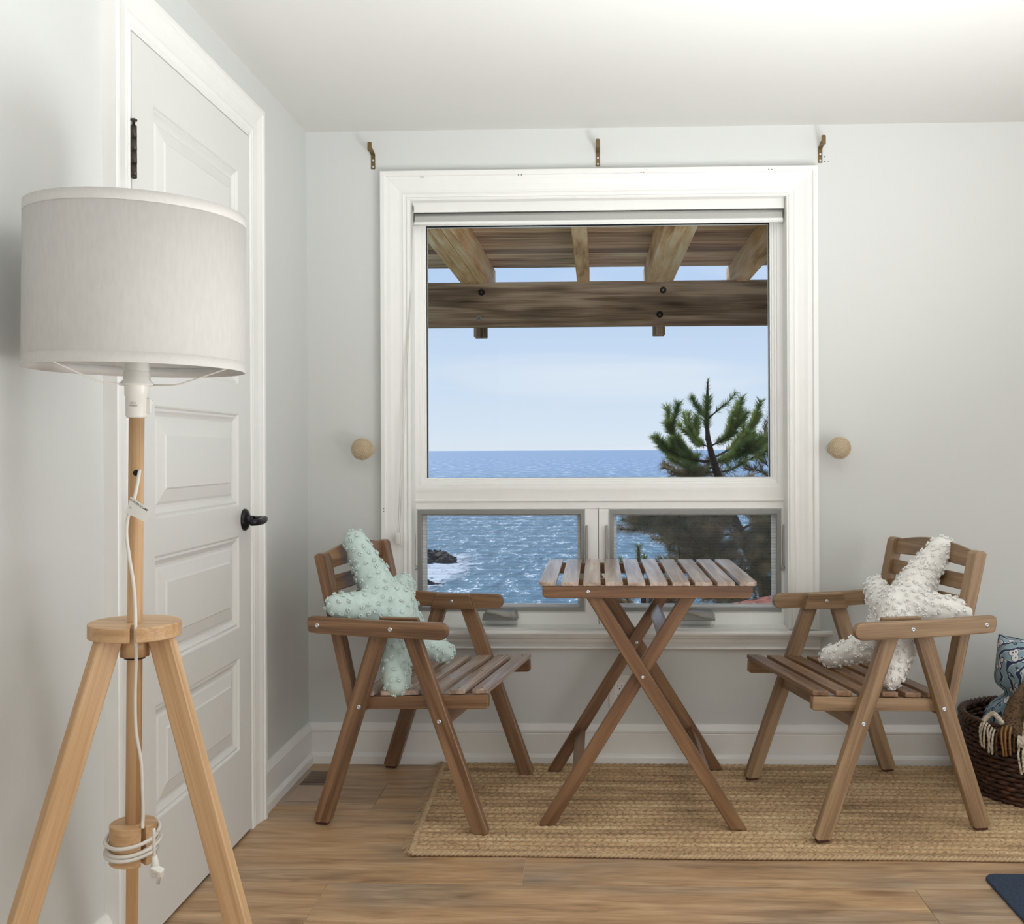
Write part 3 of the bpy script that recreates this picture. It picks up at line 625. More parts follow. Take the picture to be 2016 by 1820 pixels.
def rail(name, y, x0, x1, z0, z1, t=.018, mat='acacial', par=tb):
    m = MB(); c = .012
    m.prism([(x0, z1), (x0, z0+c), (x0+c*.35, z0+c*.35), (x0+c, z0), (x1-c, z0), (x1-c*.35, z0+c*.35), (x1, z0+c), (x1, z1)], (0, y, 0), (1, 0, 0), (0, 0, 1), t, .0015); return m.build(name, mat, par)
rail('apron', ty0+.014, -.155, .434, .664, .699); rail('apron', ty1-.014, -.155, .434, .664, .699)
rail('support_rail', 3.02, -.10, .38, .68, .699, .02)
def tleg(y, x0, x1, ztop, w=.0385, par=tb, t=.022):
    # leg from floor x0 to x1 at height ztop, feet cut level
    m = MB(); L = math.hypot(x1-x0, ztop); hw = w/2*L/ztop
    d = V((x1-x0, 0, ztop)).normalized(); n = V((0, 1, 0)).cross(d)
    lo = [(-hw, 0), (hw, 0)]
    # polygon in (d,n) space
    def tl(x, z): q = V((x, 0, z)); return (q.dot(d), q.dot(n))
    poly = [tl(-hw, 0), tl(hw, 0), tl(x1-x0+hw, ztop), tl(x1-x0-hw, ztop)]
    m.prism(poly, (x0, y, .012), d, n, t, .002); return m.build('leg', 'acacial', par)
k = (.3918+.0098)/(.6637-.004)
yA0, yA1, yB0, yB1 = ty0+.034, ty1-.034, ty0+.058, ty1-.058
# A frame (outer pair): upper left to lower right ; B frame (inner pair): upper right to lower left
xA = lambda z: .394-.608*z; xB = lambda z: -.146+.610*z
tleg(yA0-.005, xA(0), xA(.69), .69-.012); tleg(yA1-.005, xA(0), xA(.69), .69-.012)
tleg(yB0-.005, xB(0), xB(.69), .69-.012); tleg(yB1-.005, xB(0), xB(.69), .69-.012)
def bar(name, x, z, y0, y1, w, t, ang, mat='acacial'):
    m = MB(); m.prism([(0, -w/2), (y1-y0, -w/2), (y1-y0, w/2), (0, w/2)], (x, y0, z), (0, 1, 0), Euler((0, ang, 0)).to_matrix() @ V((0, 0, 1)), t, .0015); return m.build(name, mat, tb)
aB = math.atan(.610); aA = -math.atan(.608)
bar('stretcher', xB(.552), .552, yB0+.006, yB1-.016, .045, .014, aB, 'acaciat')  # pale wood paints the window light on this bar
bar('stretcher', xB(.135)+.004, .135, yB0+.006, yB1-.016, .045, .016, aB)
bar('stretcher', xA(.135)+.004, .135, yA0+.006, yA1-.016, .045, .016, aA)
def bolt(x, y, z, nrm=(0, -1, 0), r=.0058, par=tb):
    m = MB(); m.lathe([(r, 0), (r*.97, .0012), (r*.6, .0024), (r*.34, .0026), (r*.3, .0012), (0, .0012)], (x, y, z), nrm, 16, cap=False); return m.build('bolt', 'screw', par)
bolt(-.0261, ty0+.005, .683); bolt(xA(.44), yA0-.016, .44, r=.0052); bolt(.130, yB1-.016, .44)

# ============================================================ CHAIRS
def chair_parts(mat, seatmat):
    """u: back->front, s: near side->far side, h up. local axes x=u, y=s, z=h ; origin on the floor at the near rear foot"""
    root = empty('armchair')
    W = .53
    def pr(name, poly, s, t, mt=None, bev=.0018, seg=1):
        m = MB()
        # grain direction = longest span of outline
        a = max(((V(p)-V(q)).length, (V(p)-V(q))) for p in poly for q in poly)[1] if False else None
        best = 0; d = V((1, 0))
        for i in range(len(poly)):
            e = V(poly[(i+1) % len(poly)])-V(poly[i])
            if e.length > best: best = e.length; d = e.normalized()
        ex = V((d.x, 0, d.y)); ey = V((-d.y, 0, d.x))
        pl = [(V(p).dot(d), V(p).dot(V((-d.y, d.x)))) for p in poly]
        m.prism(pl, (0, s, 0), ex, ey, t, bev, seg=seg); return m.build(name, mt or mat, root)
    for side in (0, 1):
        s0 = 0 if side == 0 else W; k = 1 if side == 0 else -1
        z0 = .006
        # legs (rear leans forward, front leans back) with rounded feet
        c = .008
        pr('leg', [(-.024+c, z0), (.024-.002, z0), (.026, z0+.006), (.213, .590), (.163, .590), (-.024, z0+c)], s0, .024)
        pr('leg', [(.450, z0+.006), (.452, z0), (.498-c, z0), (.498, z0+c), (.285, .590), (.235, .590)], s0, .024)
        for u in (.0, .474):
            m = MB(); m.box((u, s0, .003), (.036, .018, .006), .001); m.build('foot_pad', 'foot', root)
        # arm rest with rounded front end
        arc = [(.366+.0245*math.sin(a), .5715+.0245*math.cos(a)) for a in [R(x) for x in range(0, 181, 20)]]
        top = [(-.032, .584), (-.030, .598), (-.022, .603), (.06, .6005), (.15, .597), (.25, .5955)]
        bot = [(.25, .5480), (.12, .5500), (.0, .5545), (-.020, .5560), (-.028, .560)]
        pr('armrest', top+arc+bot, s0-k*.023, .022, bev=.004, seg=2)
        # inner plate joining the leg tops
        pr('leg_plate', [(.150, .548), (.302, .548), (.285, .5995), (.172, .5995)], s0+k*.021, .018)
        # seat rail
        pr('seat_rail', [(.096, .331), (.488, .352), (.494, .357), (.492, .392), (.088, .366)], s0+k*.023, .022)
        # back post
        pr('back_post', [(.071, .326), (.098, .328), (.090, .37), (.004, .770), (-.004, .778), (-.022, .778), (-.032, .770)], s0+k*.033, .040, bev=.003, seg=2)
    # stretcher between front legs
    m = MB(); m.prism([(.012, -.02), (W-.012, -.02), (W-.012, .02), (.012, .02)], (.360, 0, .3145), (0, 1, 0), V((-.36, 0, .93)), .02, .0015); m.build('stretcher', mat, root)
    m = MB(); m.prism([(.034, -.016), (W-.034, -.016), (W-.034, .016), (.034, .016)], (.105, 0, .335), (0, 1, 0), V((0, 0, 1)), .018, .0015); m.build('stretcher', mat, root)
    # seat slats
    for i in range(6):
        u1 = .494-.0685*i; u0 = u1-.047; uc = (u0+u1)/2; zc = .3935+(uc-.47)*.0655+.0065
        m = MB(); a = math.atan(.0655)
        m.prism([(.012, -.0235), (W-.012, -.0235), (W-.012, .0235), (.012, .0235)], (uc, 0, zc), (0, 1, 0), V((-math.cos(a), 0, -math.sin(a))), .013, .0022, seg=2)
        sl = m.build('seat_slat', seatmat, root)
        for s in (.035, W/2, W-.035):
            m = MB(); m.lathe([(.0028, 0), (.0028, .0004)], (uc, s, zc+.0063), (-math.sin(a), 0, math.cos(a)), 10); m.build('screw_plug', 'hole', sl)
    # back slats, posts lean: u = .082-(h-.328)*.2255
    lean = V((-.22, 0, .9755))
    for i, (h0, hh_, arch) in enumerate(((.726, .047, .022), (.661, .047, 0), (.598, .047, 0), (.535, .046, 0))):
        n = 16; s0, s1 = .048, W-.048; pts = [(s0, 0), (s1, 0)]
        if arch: pts = [(s0+(s1-s0)*j/6, .006*math.sin(math.pi*j/6)) for j in range(7)]+[(s1-(s1-s0)*j/n, hh_+arch*math.sin(math.pi*j/n)) for j in range(n+1)]
        else: pts += [(s1, hh_), (s0, hh_)]
        u = .082-(h0-.328)*.2255-.002
        m = MB(); m.prism(pts, (u, 0, h0), (0, 1, 0), lean, .014, .0018); m.build('back_slat', mat, root)
    # bolts
    for side in (0, 1):
        k = 1 if side == 0 else -1; s0 = 0 if side == 0 else W
        for (u, h_, lay) in ((.0, .578, .034), (.2212, .573, .034), (.1169, .3444, .012), (.3569, .3150, .012)):
            m = MB(); r = .0068
            m.lathe([(r, 0), (r*.97, .0012), (r*.6, .0022), (r*.4, .0022), (r*.32, .0008), (0, .0008)], (u, s0-k*lay, h_), (0, -k, 0), 18, cap=False); m.build('bolt', 'screw', root)
        m = MB(); r = .0060; m.lathe([(r, 0), (r*.9, .0015), (r*.4, .0015), (0, .0008)], (.226, s0+k*.030, .574), (0, k, 0), 14, cap=False); m.build('bolt', 'screw', root)
    return root
c1 = chair_parts(M['acacia'], M['acaciat'])  # seat slats share the wood with sheen in its colour
c1.name = 'armchair'
tag(c1, 'slatted wooden armchair left of the table, holding the mint starfish pillow', 'chair', 'slatted wooden armchairs at the small table')
u1 = V((.4656, -.0832, 0)).normalized()
c1.location = (-.7956, 2.912, .0); c1.rotation_euler = (0, 0, math.atan2(u1.y, u1.x))
# mirrored chair for the right side
c2 = chair_parts(M['acacia2'], M['acacia'])
c2.name = 'armchair.001'
tag(c2, 'slatted wooden armchair right of the table, holding the white starfish pillow', 'chair', 'slatted wooden armchairs at the small table')
for ch in bpy.data.objects:
    if ch.parent == c2 or (ch.parent and ch.parent.parent == c2):
        for v in ch.data.vertices: v.co.x = -v.co.x
        ch.data.flip_normals()
u2 = V((-.4565, -.0983, 0)).normalized()
c2.location = (1.0718, 2.888, .0); c2.rotation_euler = (0, 0, math.atan2(-u2.y, -u2.x))
c1.location.z = .004; c2.location.z = .0125

# ============================================================ STARFISH PILLOWS
def starfish(name, arms, tuftmat, mat, label, ntuft, rmin, cen, crad, flatdir, fscale=.8):
    bm = bmesh.new()
    def ball(p, r):
        mt = Matrix.Translation(p)
        bmesh.ops.create_icosphere(bm, subdivisions=2, radius=r, matrix=mt)
    ball(cen, crad)
    for pts, rs in arms:
        for i in range(len(pts)-1):
            a, b = V(pts[i]), V(pts[i+1])
            n = max(3, int((b-a).length/.012))
            for k in range(n+1):
                t = k/n; ball(a.lerp(b, t), rs[i]*(1-t)+rs[i+1]*t)
    me = bpy.data.meshes.new('tmp'); bm.to_mesh(me); bm.free()
    ob = bpy.data.objects.new('tmp', me); col.objects.link(ob)
    md = ob.modifiers.new('r', 'REMESH'); md.mode = 'VOXEL'; md.voxel_size = .0065
    ms = ob.modifiers.new('s', 'SMOOTH'); ms.factor = .7; ms.iterations = 14
    bpy.context.view_layer.update()
    ev = ob.evaluated_get(bpy.context.evaluated_depsgraph_get()); me2 = bpy.data.meshes.new_from_object(ev)
    bpy.data.objects.remove(ob)
    nrm = V(flatdir).normalized()
    me2.calc_loop_triangles()
    # puckers
    vs = [v.co.copy() for v in me2.vertices]; ns = [v.normal.copy() for v in me2.vertices]
    for v, n in zip(me2.vertices, ns): v.co = v.co+n*noise.noise(v.co*28)*.0035
    me2.update()
    for p in me2.polygons: p.use_smooth = True
    me2.name = name; me2.materials.append(M[mat])
    root = bpy.data.objects.new(name, me2); col.objects.link(root)
    idx = list(range(len(vs))); rnd.shuffle(idx); chosen = []; cell = {}
    for i in idx:
        p = vs[i]; key = tuple(int(c//rmin) for c in p)
        if any((q-p).length < rmin for a in (-1, 0, 1) for b in (-1, 0, 1) for c in (-1, 0, 1) for q in cell.get((key[0]+a, key[1]+b, key[2]+c), ())): continue
        cell.setdefault(key, []).append(p); chosen.append(i)
        if len(chosen) >= ntuft: break
    tm = MB()
    for i in chosen:
        p = me2.vertices[i].co; n = ns[i]; a = n.orthogonal().normalized(); b = n.cross(a); an = rnd.uniform(0, 6.28); a, b = a*math.cos(an)+b*math.sin(an), b*math.cos(an)-a*math.sin(an)
        for k in range(7):
            q = k*.9+rnd.uniform(-.3, .3); r_ = rnd.uniform(.003, .0065)
            d = a*math.cos(q)+b*math.sin(q)*.7
            e = (b*math.cos(q)-a*math.sin(q))
            tm.tube([p+d*r_*.3-n*.001, p+d*r_*.8+n*rnd.uniform(.003, .005), p+d*r_*1.15+e*.003+n*rnd.uniform(.002, .006), p+d*r_*.9+e*.006+n*.001], [.0012, .0019, .0018, .0008], 4, True, False)
    tm.build('tufting', tuftmat, root)
    tag(root, label, 'pillow', 'tufted starfish pillows on the armchairs')
    return root
def A(pts, rs): return ([P(*p) for p in pts], rs)
cen = P(770, 1204, 3.06)
starfish('starfish_pillow', [
    A([(768, 1204, 3.06), (725, 1120, 3.09), (700, 1065, 3.10)], [.070, .050, .038]),
    A([(772, 1196, 3.06), (706, 1198, 2.99), (664, 1192, 2.955)], [.07, .052, .038]),
    A([(772, 1200, 3.06), (786, 1168, 3.15), (795, 1152, 3.20)], [.066, .046, .037]),
    A([(772, 1196, 3.06), (776, 1270, 2.98), (783, 1345, 2.925)], [.080, .050, .041]),
    A([(772, 1196, 3.06), (815, 1255, 3.09), (876, 1285, 3.13)], [.065, .050, .033])],
    'minttuft', 'mint', 'mint green tufted starfish pillow leaning in the left armchair', 330, .019, cen, .075, (1, 0, 0))
cen = P(1772, 1210, 2.98)
starfish('starfish_pillow.001', [
    A([(1775, 1210, 2.98), (1818, 1128, 3.03), (1854, 1078, 3.05)], [.070, .050, .037]),
    A([(1775, 1203, 2.98), (1836, 1200, 2.92), (1891, 1204, 2.885)], [.072, .050, .038]),
    A([(1772, 1210, 2.98), (1736, 1185, 3.09), (1723, 1157, 3.15)], [.066, .046, .037]),
    A([(1775, 1203, 2.98), (1768, 1270, 2.90), (1751, 1328, 2.86)], [.075, .052, .042]),
    A([(1775, 1203, 2.98), (1712, 1272, 3.05), (1633, 1294, 3.13)], [.065, .046, .033])],
    'whitetuft', 'whitec', 'white tufted starfish pillow leaning in the right armchair', 520, .0155, cen, .075, (-1, 0, 0))

# ============================================================ LAMP
LB = V((-.7925, 1.694, 0))
lamp = tag(empty('tripod_floor_lamp', LB, (0, .0125, 0)), 'wooden tripod floor lamp with white drum shade in front of the door', 'lamp')
tocam = math.atan2(-(-1), 0)
def dirb(beta):   # beta measured from straight-toward-camera axis, + = right in the photo
    x = math.sin(R(beta)); z = -math.cos(R(beta))
    return V((x*math.cos(TH)-z*math.sin(TH), x*math.sin(TH)+z*math.cos(TH), 0))
for be, fr in ((85, .268), (-38, .292), (203, .29)):
    d = dirb(be); tn = V((-d.y, d.x, 0)); m = MB()
    top = d*.046+V((0, 0, .770)); bot = d*fr+V((0, 0, .001)); L = (bot-top); ln = L.length; ex = L.normalized()
    ey = tn.cross(ex).normalized(); hw = .0198
    sl = hw*abs(ex.dot(V((0, 0, 1)))) 
    # ends cut level
    q = hw*(ex.dot(d))/abs(ex.z)*(1 if ey.z*1 >= 0 else 1)
    kk = ey.z/ex.z*hw
    m.prism([(0+kk, -hw), (ln+kk, -hw), (ln-kk, hw), (0-kk, hw)], top, ex, ey, .0215, .002)
    m.build('leg', 'ash', lamp)
def slotted(r, z0, z1, ang, sw, depth, seg=56):
    """disc with a radial cable slot"""
    bm = MB(); d = dirb(ang); a0 = math.atan2(d.y, d.x); h = math.asin(sw/2/r)
    pts = [(r*math.cos(a0+h+(2*math.pi-2*h)*i/seg), r*math.sin(a0+h+(2*math.pi-2*h)*i/seg)) for i in range(seg+1)]
    n = V((-d.y, d.x, 0))
    i1 = d*(r-depth)-n*sw/2; i2 = d*(r-depth)+n*sw/2
    pts += [(i1.x, i1.y), (i2.x, i2.y)]
    bm.prism(pts, (0, 0, (z0+z1)/2), (1, 0, 0), (0, 1, 0), z1-z0, .0012, ez=(0, 0, 1)); return bm
slotted(.0738, .769, .793, 20, .009, .05).build('tripod_plate', 'ash', lamp)
m = MB(); m.lathe([(.0235, .735), (.0235, .769)], seg=32); cl = m.build('collar', 'ash', lamp)
m = MB(); m.lathe([(.0170, .731), (.0170, .735)], seg=32); m.build('collar_ring', 'blackmetal', cl)
slotted(.0375, .388, .453, 49, .008, .018).build('pole_end_ring', 'ash', lamp)
m = MB(); m.lathe([(.0125, .392), (.0125, 1.142)], seg=28)
o = m.build('pole', 'ash', lamp)
tc_ = dirb(-22)
dv = dirb(23)
m = MB(); m.lathe([(.0052, 0), (.0052, .0006)], dv*.0122+V((0, 0, 1.045)), dv, 16); m.build('cord_hole', 'hole', o)
# socket
m = MB(); m.lathe([(.0155, 1.138), (.0175, 1.141), (.0180, 1.174), (.0195, 1.175), (.0200, 1.196), (.0200, 1.230), (.0165, 1.232), (.0165, 1.262), (.012, 1.264)], seg=32); so = m.build('lamp_socket', 'plastic', lamp)
m = MB(); m.lathe([(.0285, 1.193), (.0290, 1.195), (.0215, 1.202), (.0215, 1.216), (.0200, 1.217)], seg=36); m.build('retaining_ring', 'plastic', so)
d = dirb(97); m = MB(); m.box(d*.0195+V((0, 0, 1.158)), (.010, .010, .026), .0015, Euler((0, 0, math.atan2(d.y, d.x))).to_matrix()); m.box(d*.025+V((0, 0, 1.164)), (.003, .006, .008), .001, Euler((0, 0, math.atan2(d.y, d.x))).to_matrix()); m.build('switch', 'plastic', so)
d = dirb(5); tt = V((-d.y, d.x, 0))
def smp(z): return lambda a, b: (d*math.cos(a/.0182)+tt*math.sin(a/.0182))*.0183+V((0, 0, z+b))
tm = text_mb('QC 1', .0042, smp(1.1625)); tm = text_mb('PASSED', .0040, smp(1.1580), tm); tm.build('printed_text', 'ink', so)
# shade
SR, SZ0, SZ1 = .1745, 1.219, 1.484
m = MB(); m.lathe([(SR, SZ0), (SR, SZ1), (SR-.0015, SZ1), (SR-.0015, SZ0), (SR, SZ0)], seg=96, cap=False); sh = m.build('lamp_shade', 'shade', lamp)
for a, b in ((SZ0-.0005, SZ0+.0165), (SZ1-.0165, SZ1+.0005)):
    m = MB(); m.lathe([(SR+.0003, a), (SR+.0003, b), (SR-.0022, b), (SR-.0022, a), (SR+.0003, a)], seg=96, cap=False); m.build('shade_hem', 'shadehem', sh)
m = MB(); m.lathe([(.0225, 1.1925), (.0225, 1.1950), (.0255, 1.1950), (.0255, 1.1925), (.0225, 1.1925)], seg=30, cap=False)
for be in (-31, 89, 208):
    d = dirb(be); m.tube([d*.024+V((0, 0, 1.1937)), d*.060+V((0, 0, 1.1937)), d*.075+V((0, 0, 1.196)), d*.155+V((0, 0, 1.223)), d*(SR-.003)+V((0, 0, 1.228))], .0013, 8)
m.build('shade_spider', 'cordwhite', sh)
# cord (pixels of the photo converted at the lamp's depth)
LI = (Matrix.Translation(LB) @ Euler((0, .0125, 0)).to_matrix().to_4x4()).inverted()
def LP(px, py, z=1.70): return LI @ P(px, py, z)
def smooth_path(pts, sub=6):
    pts = [V(p) for p in pts]; out = []
    for i in range(len(pts)-1):
        p0, p1, p2, p3 = pts[max(i-1, 0)], pts[i], pts[i+1], pts[min(i+2, len(pts)-1)]
        for k in range(sub):
            t = k/sub; out.append(.5*((2*p1)+(-p0+p2)*t+(2*p0-5*p1+4*p2-p3)*t*t+(-p0+3*p1-3*p2+p3)*t*t*t))
    return out+[pts[-1]]
cp = [LP(275, 927, 1.71), LP(274, 933, 1.698), LP(269, 962, 1.695), LP(262, 990, 1.69), LP(253, 1015, 1.69), LP(249, 1050, 1.69), LP(255, 1100, 1.69), LP(263, 1150, 1.685), LP(266.5, 1200, 1.68), LP(267, 1240, 1.665), LP(267, 1262, 1.66), LP(268, 1300, 1.68), LP(266, 1370, 1.69), LP(268, 1440, 1.69), LP(278, 1500, 1.69), LP(281, 1560, 1.688), LP(282, 1600, 1.688), LP(281, 1618, 1.688), LP(281, 1632, 1.684)]
cd = MB(); cd.tube(smooth_path(cp), .0028, 8); 
# coils round the lower ring
coil = []
for i in range(4*24+1):
    a = 2*math.pi*i/24; tilt = .010*math.sin(a*1.0+.5)+.004*math.sin(a*.37)
    coil.append(V((math.cos(a)*(.0415+.002*math.sin(a*.6)), math.sin(a)*(.0415+.002*math.sin(a*.6)), .437-.0062*i/24-.004+tilt)))
cd.tube(coil, .0034, 8)
cd.tube(smooth_path([LP(303, 1632, 1.675), LP(303.5, 1642, 1.672), LP(303, 1660, 1.672), LP(304, 1680, 1.674), LP(304.5, 1690, 1.676)]), .0028, 8)
cdo = cd.build('power_cord', 'cordwhite', lamp)
m = MB(); pc = LP(307, 1702, 1.676); m.tube([LP(304.5, 1684, 1.676), LP(305, 1694, 1.676), LP(307, 1710, 1.676)], [.0036, .0055, .0085], 12)
m.box(LP(309.5, 1718, 1.672), (.021, .012, .019), .003, Euler((R(20), R(18), R(-10))).to_matrix(), 2); pg = m.build('plug', 'plastic', cdo); pg.data.materials[0] = M['plastic']
m = MB(); m.box(LP(308, 1723, 1.666), (.0055, .014, .0015), .0002, Euler((R(35), R(90), R(0))).to_matrix()); m.box(LP(312, 1733, 1.668), (.006, .0015, .016), .0002, Euler((R(10), R(12), 0)).to_matrix()); m.build('prongs', 'screw', pg)
# tag with text
tg = MB(); c0, c1_, c2_, c3_ = LP(257, 977.5, 1.688), LP(299.5, 1005, 1.678), LP(284, 1028, 1.676), LP(248, 1009, 1.686)
eu = (c1_-c0); ev_ = (c3_-c0)
def tmp_(a, b): bend = 4*a*(1-a)*.0012; return c0+eu*a+ev_*b+V((0, -1, 0))*bend
vs = []; fs = []; nx = 10
for j in range(2):
    for i in range(nx+1): a = i/nx; vs.append(tmp_(a, j)+ (c2_-c0-eu-ev_)*a*j)
for i in range(nx): fs.append((i, i+1, nx+2+i, nx+1+i))
tg.add(vs, fs); to = tg.build('warning_tag', 'plastic', cdo)
lu = eu.length; lv = ev_.length
tm = text_mb('TYPE A LAMP', .0050, lambda a, b: tmp_(.53+a/lu, .17-b/lv)+V((0, -.0006, 0)), None, .0001); tm = text_mb('60 W', .0042, lambda a, b: tmp_(.12+a/lu, .17-b/lv)+V((0, -.0006, 0)), tm); tm = text_mb('NE', .0036, lambda a, b: tmp_(.14+a/lu, .6-b/lv)+V((0, -.0006, 0)), tm)
tm.build('printed_text', 'ink', to)

# ============================================================ RUG
RX0, RX1, RY0, RY1 = -.497, 2.3, 2.690, 3.476
NXr, NYr = 760, 170
rows_n = 26; rh = (RY1-RY0)/rows_n
vs = []; hh = []; fs = []
for j in range(NYr+1):
    y = RY0+(RY1-RY0)*j/NYr; rv = (y-RY0)/rh; ri = min(int(rv), rows_n-1); v = rv-ri
    for i in range(NXr+1):
        x = RX0+(RX1-RX0)*i/NXr
        ph = (x+noise.noise(V((x*2, ri*3.1, 0)))*.012)/.022+ri*.37
        st = abs(math.sin(math.pi*(ph+(.9*abs(v-.5)))))
        env = max(0., math.sin(math.pi*min(max(v, 0), 1)))**.5
        hgt = env*(.35+.65*st**.7)
        e = min(1, (x-RX0)/.012, (RX1-x)/.012, 1); ey_ = min(1, (y-RY0)/.006+.0, (RY1-y)/.006); e = max(0, min(e, ey_))
        skew = -.012+.05*(y-RY0)*0+ noise.noise(V((ri*1.7, 3, 0)))*.008
        xo = x + (skew if i < 4 else 0) + (-.035*(y-RY0))*max(0, 1-(x-RX0)/1.0)
        vs.append((xo, y+noise.noise(V((x*1.1, y, 5)))*.006, .0015+(.0035+.0065*hgt)*math.sqrt(e))); hh.append(hgt)
for j in range(NYr):
    for i in range(NXr):
        a = j*(NXr+1)+i; fs.append((a, a+1, a+NXr+2, a+NXr+1))
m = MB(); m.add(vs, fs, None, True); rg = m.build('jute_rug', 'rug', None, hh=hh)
tag(rg, 'braided natural jute rug under the table and chairs', 'rug')
m = MB()
# rolled left border and loose fibres
for kx in (0, 1):
    pts = []; 
    for j in range(121):
        t = j/120; y = RY0+.004+(RY1-RY0-.008)*t; x = RX0-.004-.035*(y-RY0)+noise.noise(V((0, y*9, kx)))*.004
        pts.append((x+.0055*math.sin(t*150+kx*3.14), y, .0075+.0025*math.cos(t*150+kx*3.14)))
    m.tube(pts, .0052, 6)
for i in range(520):
    t = rnd.random(); 
    if rnd.random() < .35: t = rnd.choice((.30, .33, .45, .06, .62))+rnd.uniform(-.03, .03)
    y = RY0+(RY1-RY0)*t; x = RX0-.006-.035*(y-RY0); l = rnd.uniform(.006, .028); a = rnd.uniform(-1.1, 1.1)
    m.tube([(x, y, .008), (x-l*.5*math.cos(a), y+l*.5*math.sin(a), .010+rnd.uniform(0, .006)), (x-l*math.cos(a), y+l*math.sin(a), .002+rnd.uniform(0, .006))], .0006, 3, False, False)
for kx in (0, 1):
    pts = [(RX0+.0+(RX1-RX0)*j/500, RY0+.0045*math.sin(j*1.4+kx*3.14)+noise.noise(V((j*.011*1.0, RY0, 5)))*.006, .0065+.0025*math.cos(j*1.4+kx*3.14)) for j in range(501)]
    m.tube(pts, .0046, 6)
m.build('rug_binding', 'jute', rg)

# navy mat
m = MB(); r = .035; x0, x1, y1, y0 = .966, 1.60, 2.598, 1.95
poly = [(x0+r-r*math.cos(a), y1-r+r*math.sin(a)) for a in [R(k) for k in range(0, 91, 15)]]+[(x1, y1), (x1, y0), (x0, y0)]
m.prism(poly, (0, 0, .0045), (1, 0, 0), (0, 1, 0), .008, .002, ez=(0, 0, 1)); mt_ = m.build('floor_mat', 'mat'); tag(mt_, 'dark navy textile mat with rounded corner at the lower right', 'mat')

# ============================================================ BASKET, PILLOW, BLANKET
BC = V((1.375, 3.232, .009)); BR = .222
bk = tag(empty('woven_basket', BC), 'dark brown woven basket holding a pillow and blanket beside the right chair', 'basket')
def brad(z): return BR*(.86+.14*math.sin(min(1, z/.2)*1.9))
m = MB(); nrow = 15; seg = 132
for rI in range(nrow):
    z = .008+rI*.0152; r0 = brad(z)
    pts = []
    for k in range(seg+1):
        a = 2*math.pi*k/seg; pts.append((math.cos(a)*(r0+.0045*math.sin(a*33+math.pi*rI)), math.sin(a)*(r0+.0045*math.sin(a*33+math.pi*rI)), z+.001*math.sin(a*7+rI)))
    m.tube(pts, .0082, 6, cap=False)
for k in range(66):
    a = 2*math.pi*k/66; m.tube([(math.cos(a)*brad(z), math.sin(a)*brad(z), z) for z in [i*.024 for i in range(10)]], .004, 5)
m.lathe([(0.001, .004), (brad(0)-.005, .004), (brad(0)-.005, .008), (0.001, .008)], seg=48); m.build('woven_body', 'rattan', bk)
m = MB()
for s_ in range(3):
    pts = [(math.cos(a)*(brad(.22)+.007*math.cos(a*22+s_*2.09)), math.sin(a)*(brad(.22)+.007*math.cos(a*22+s_*2.09)), .232+.007*math.sin(a*22+s_*2.09)) for a in [2*math.pi*k/220 for k in range(221)]]
    m.tube(pts, .0062, 6, cap=False)
m.build('braided_rim', 'rattan', bk)

def soft(name, pts_fn, nu, nv, mat, parent=None):
    m = MB(); vs = [pts_fn(i/nu, j/nv) for j in range(nv+1) for i in range(nu+1)]
    m.add(vs, [(j*(nu+1)+i, j*(nu+1)+i+1, (j+1)*(nu+1)+i+1, (j+1)*(nu+1)+i) for j in range(nv) for i in range(nu)], None, True)
    return m
# floral pillow: two lobes squashed into the basket
PC = V((1.385, 3.25, .31))
def pil(side):
    def fn(u, v):
        a = (u-.5)*2; b = (v-.5)*2
        w = .145+.0*b; hx = a*w*(1-.10*(1-abs(b))**1); hz = b*.165
        cr = (max(0, 1-a**4)*max(0, 1-b**4))**.5
        pinch = 1-.30*math.exp(-((b+.12)/.16)**2)
        t = .062*cr*side
        p = V((hx*pinch+(.012 if b > 0 else -.02)*abs(b), t+.018*noise.noise(V((a*2.2, b*2.2, side))), hz+.008*noise.noise(V((a*3, b*3, 4)))))
        p += V((0, 0, .014))*(a*a-.3)*(1 if b > .5 else 0)
        p.y += .012*math.sin(6*a+5*b)*cr*(1-abs(b)*.3)
        rt = Euler((R(8), R(5), R(-14))).to_matrix()
        return PC+rt @ p
    return fn
m = soft('p', pil(-1), 40, 44, 'floral'); m2 = soft('p', pil(1), 40, 44, 'floral'); m.add(m2.v, m2.f, None, True)
pf = m.build('floral_pillow', 'floral', fixn=True); tag(pf, 'blue and white floral pillow standing in the woven basket', 'pillow')
# blanket draped over the rim: tweed panel, brown border, fringes
ang0 = math.atan2(-1, -.55)
def over(t, aoff, lift=0.):
    """t 0 inside basket top .. 1 hanging outside; aoff angle offset"""
    a = ang0+aoff; rr = [(.10, .36), (.165, .335), (.205, .29), (.236, .252), (.250, .225), (.254, .19), (.256, .15)]
    x = t*(len(rr)-1); i = min(int(x), len(rr)-2); f_ = x-i; r_ = rr[i][0]*(1-f_)+rr[i+1][0]*f_; z = rr[i][1]*(1-f_)+rr[i+1][1]*f_
    return V((BC.x+math.cos(a)*(r_+lift), BC.y+math.sin(a)*(r_+lift), z+.012*math.sin(aoff*22)*(1-t*.6)))
bl = tag(empty('knit_blanket', (0, 0, 0)), 'fringed brown, cream and mustard wool blanket hanging over the basket rim', 'blanket')
def panel(a0, a1, t0, t1, mat, name, lift=.0, nu=26, nv=16):
    m = soft(name, lambda u, v: over(t0+(t1-t0)*v, a0+(a1-a0)*u, lift+.006*math.sin(u*9+v*4)), nu, nv, mat)
    m3 = soft(name, lambda u, v: over(t0+(t1-t0)*v, a0+(a1-a0)*u, lift-.008+.006*math.sin(u*9+v*4)), nu, nv, mat); m.add(m3.v, m3.f, None, True)
    return m.build(name, mat, bl)
panel(-.36, .30, 0., .62, 'tweedb', 'brown_border')
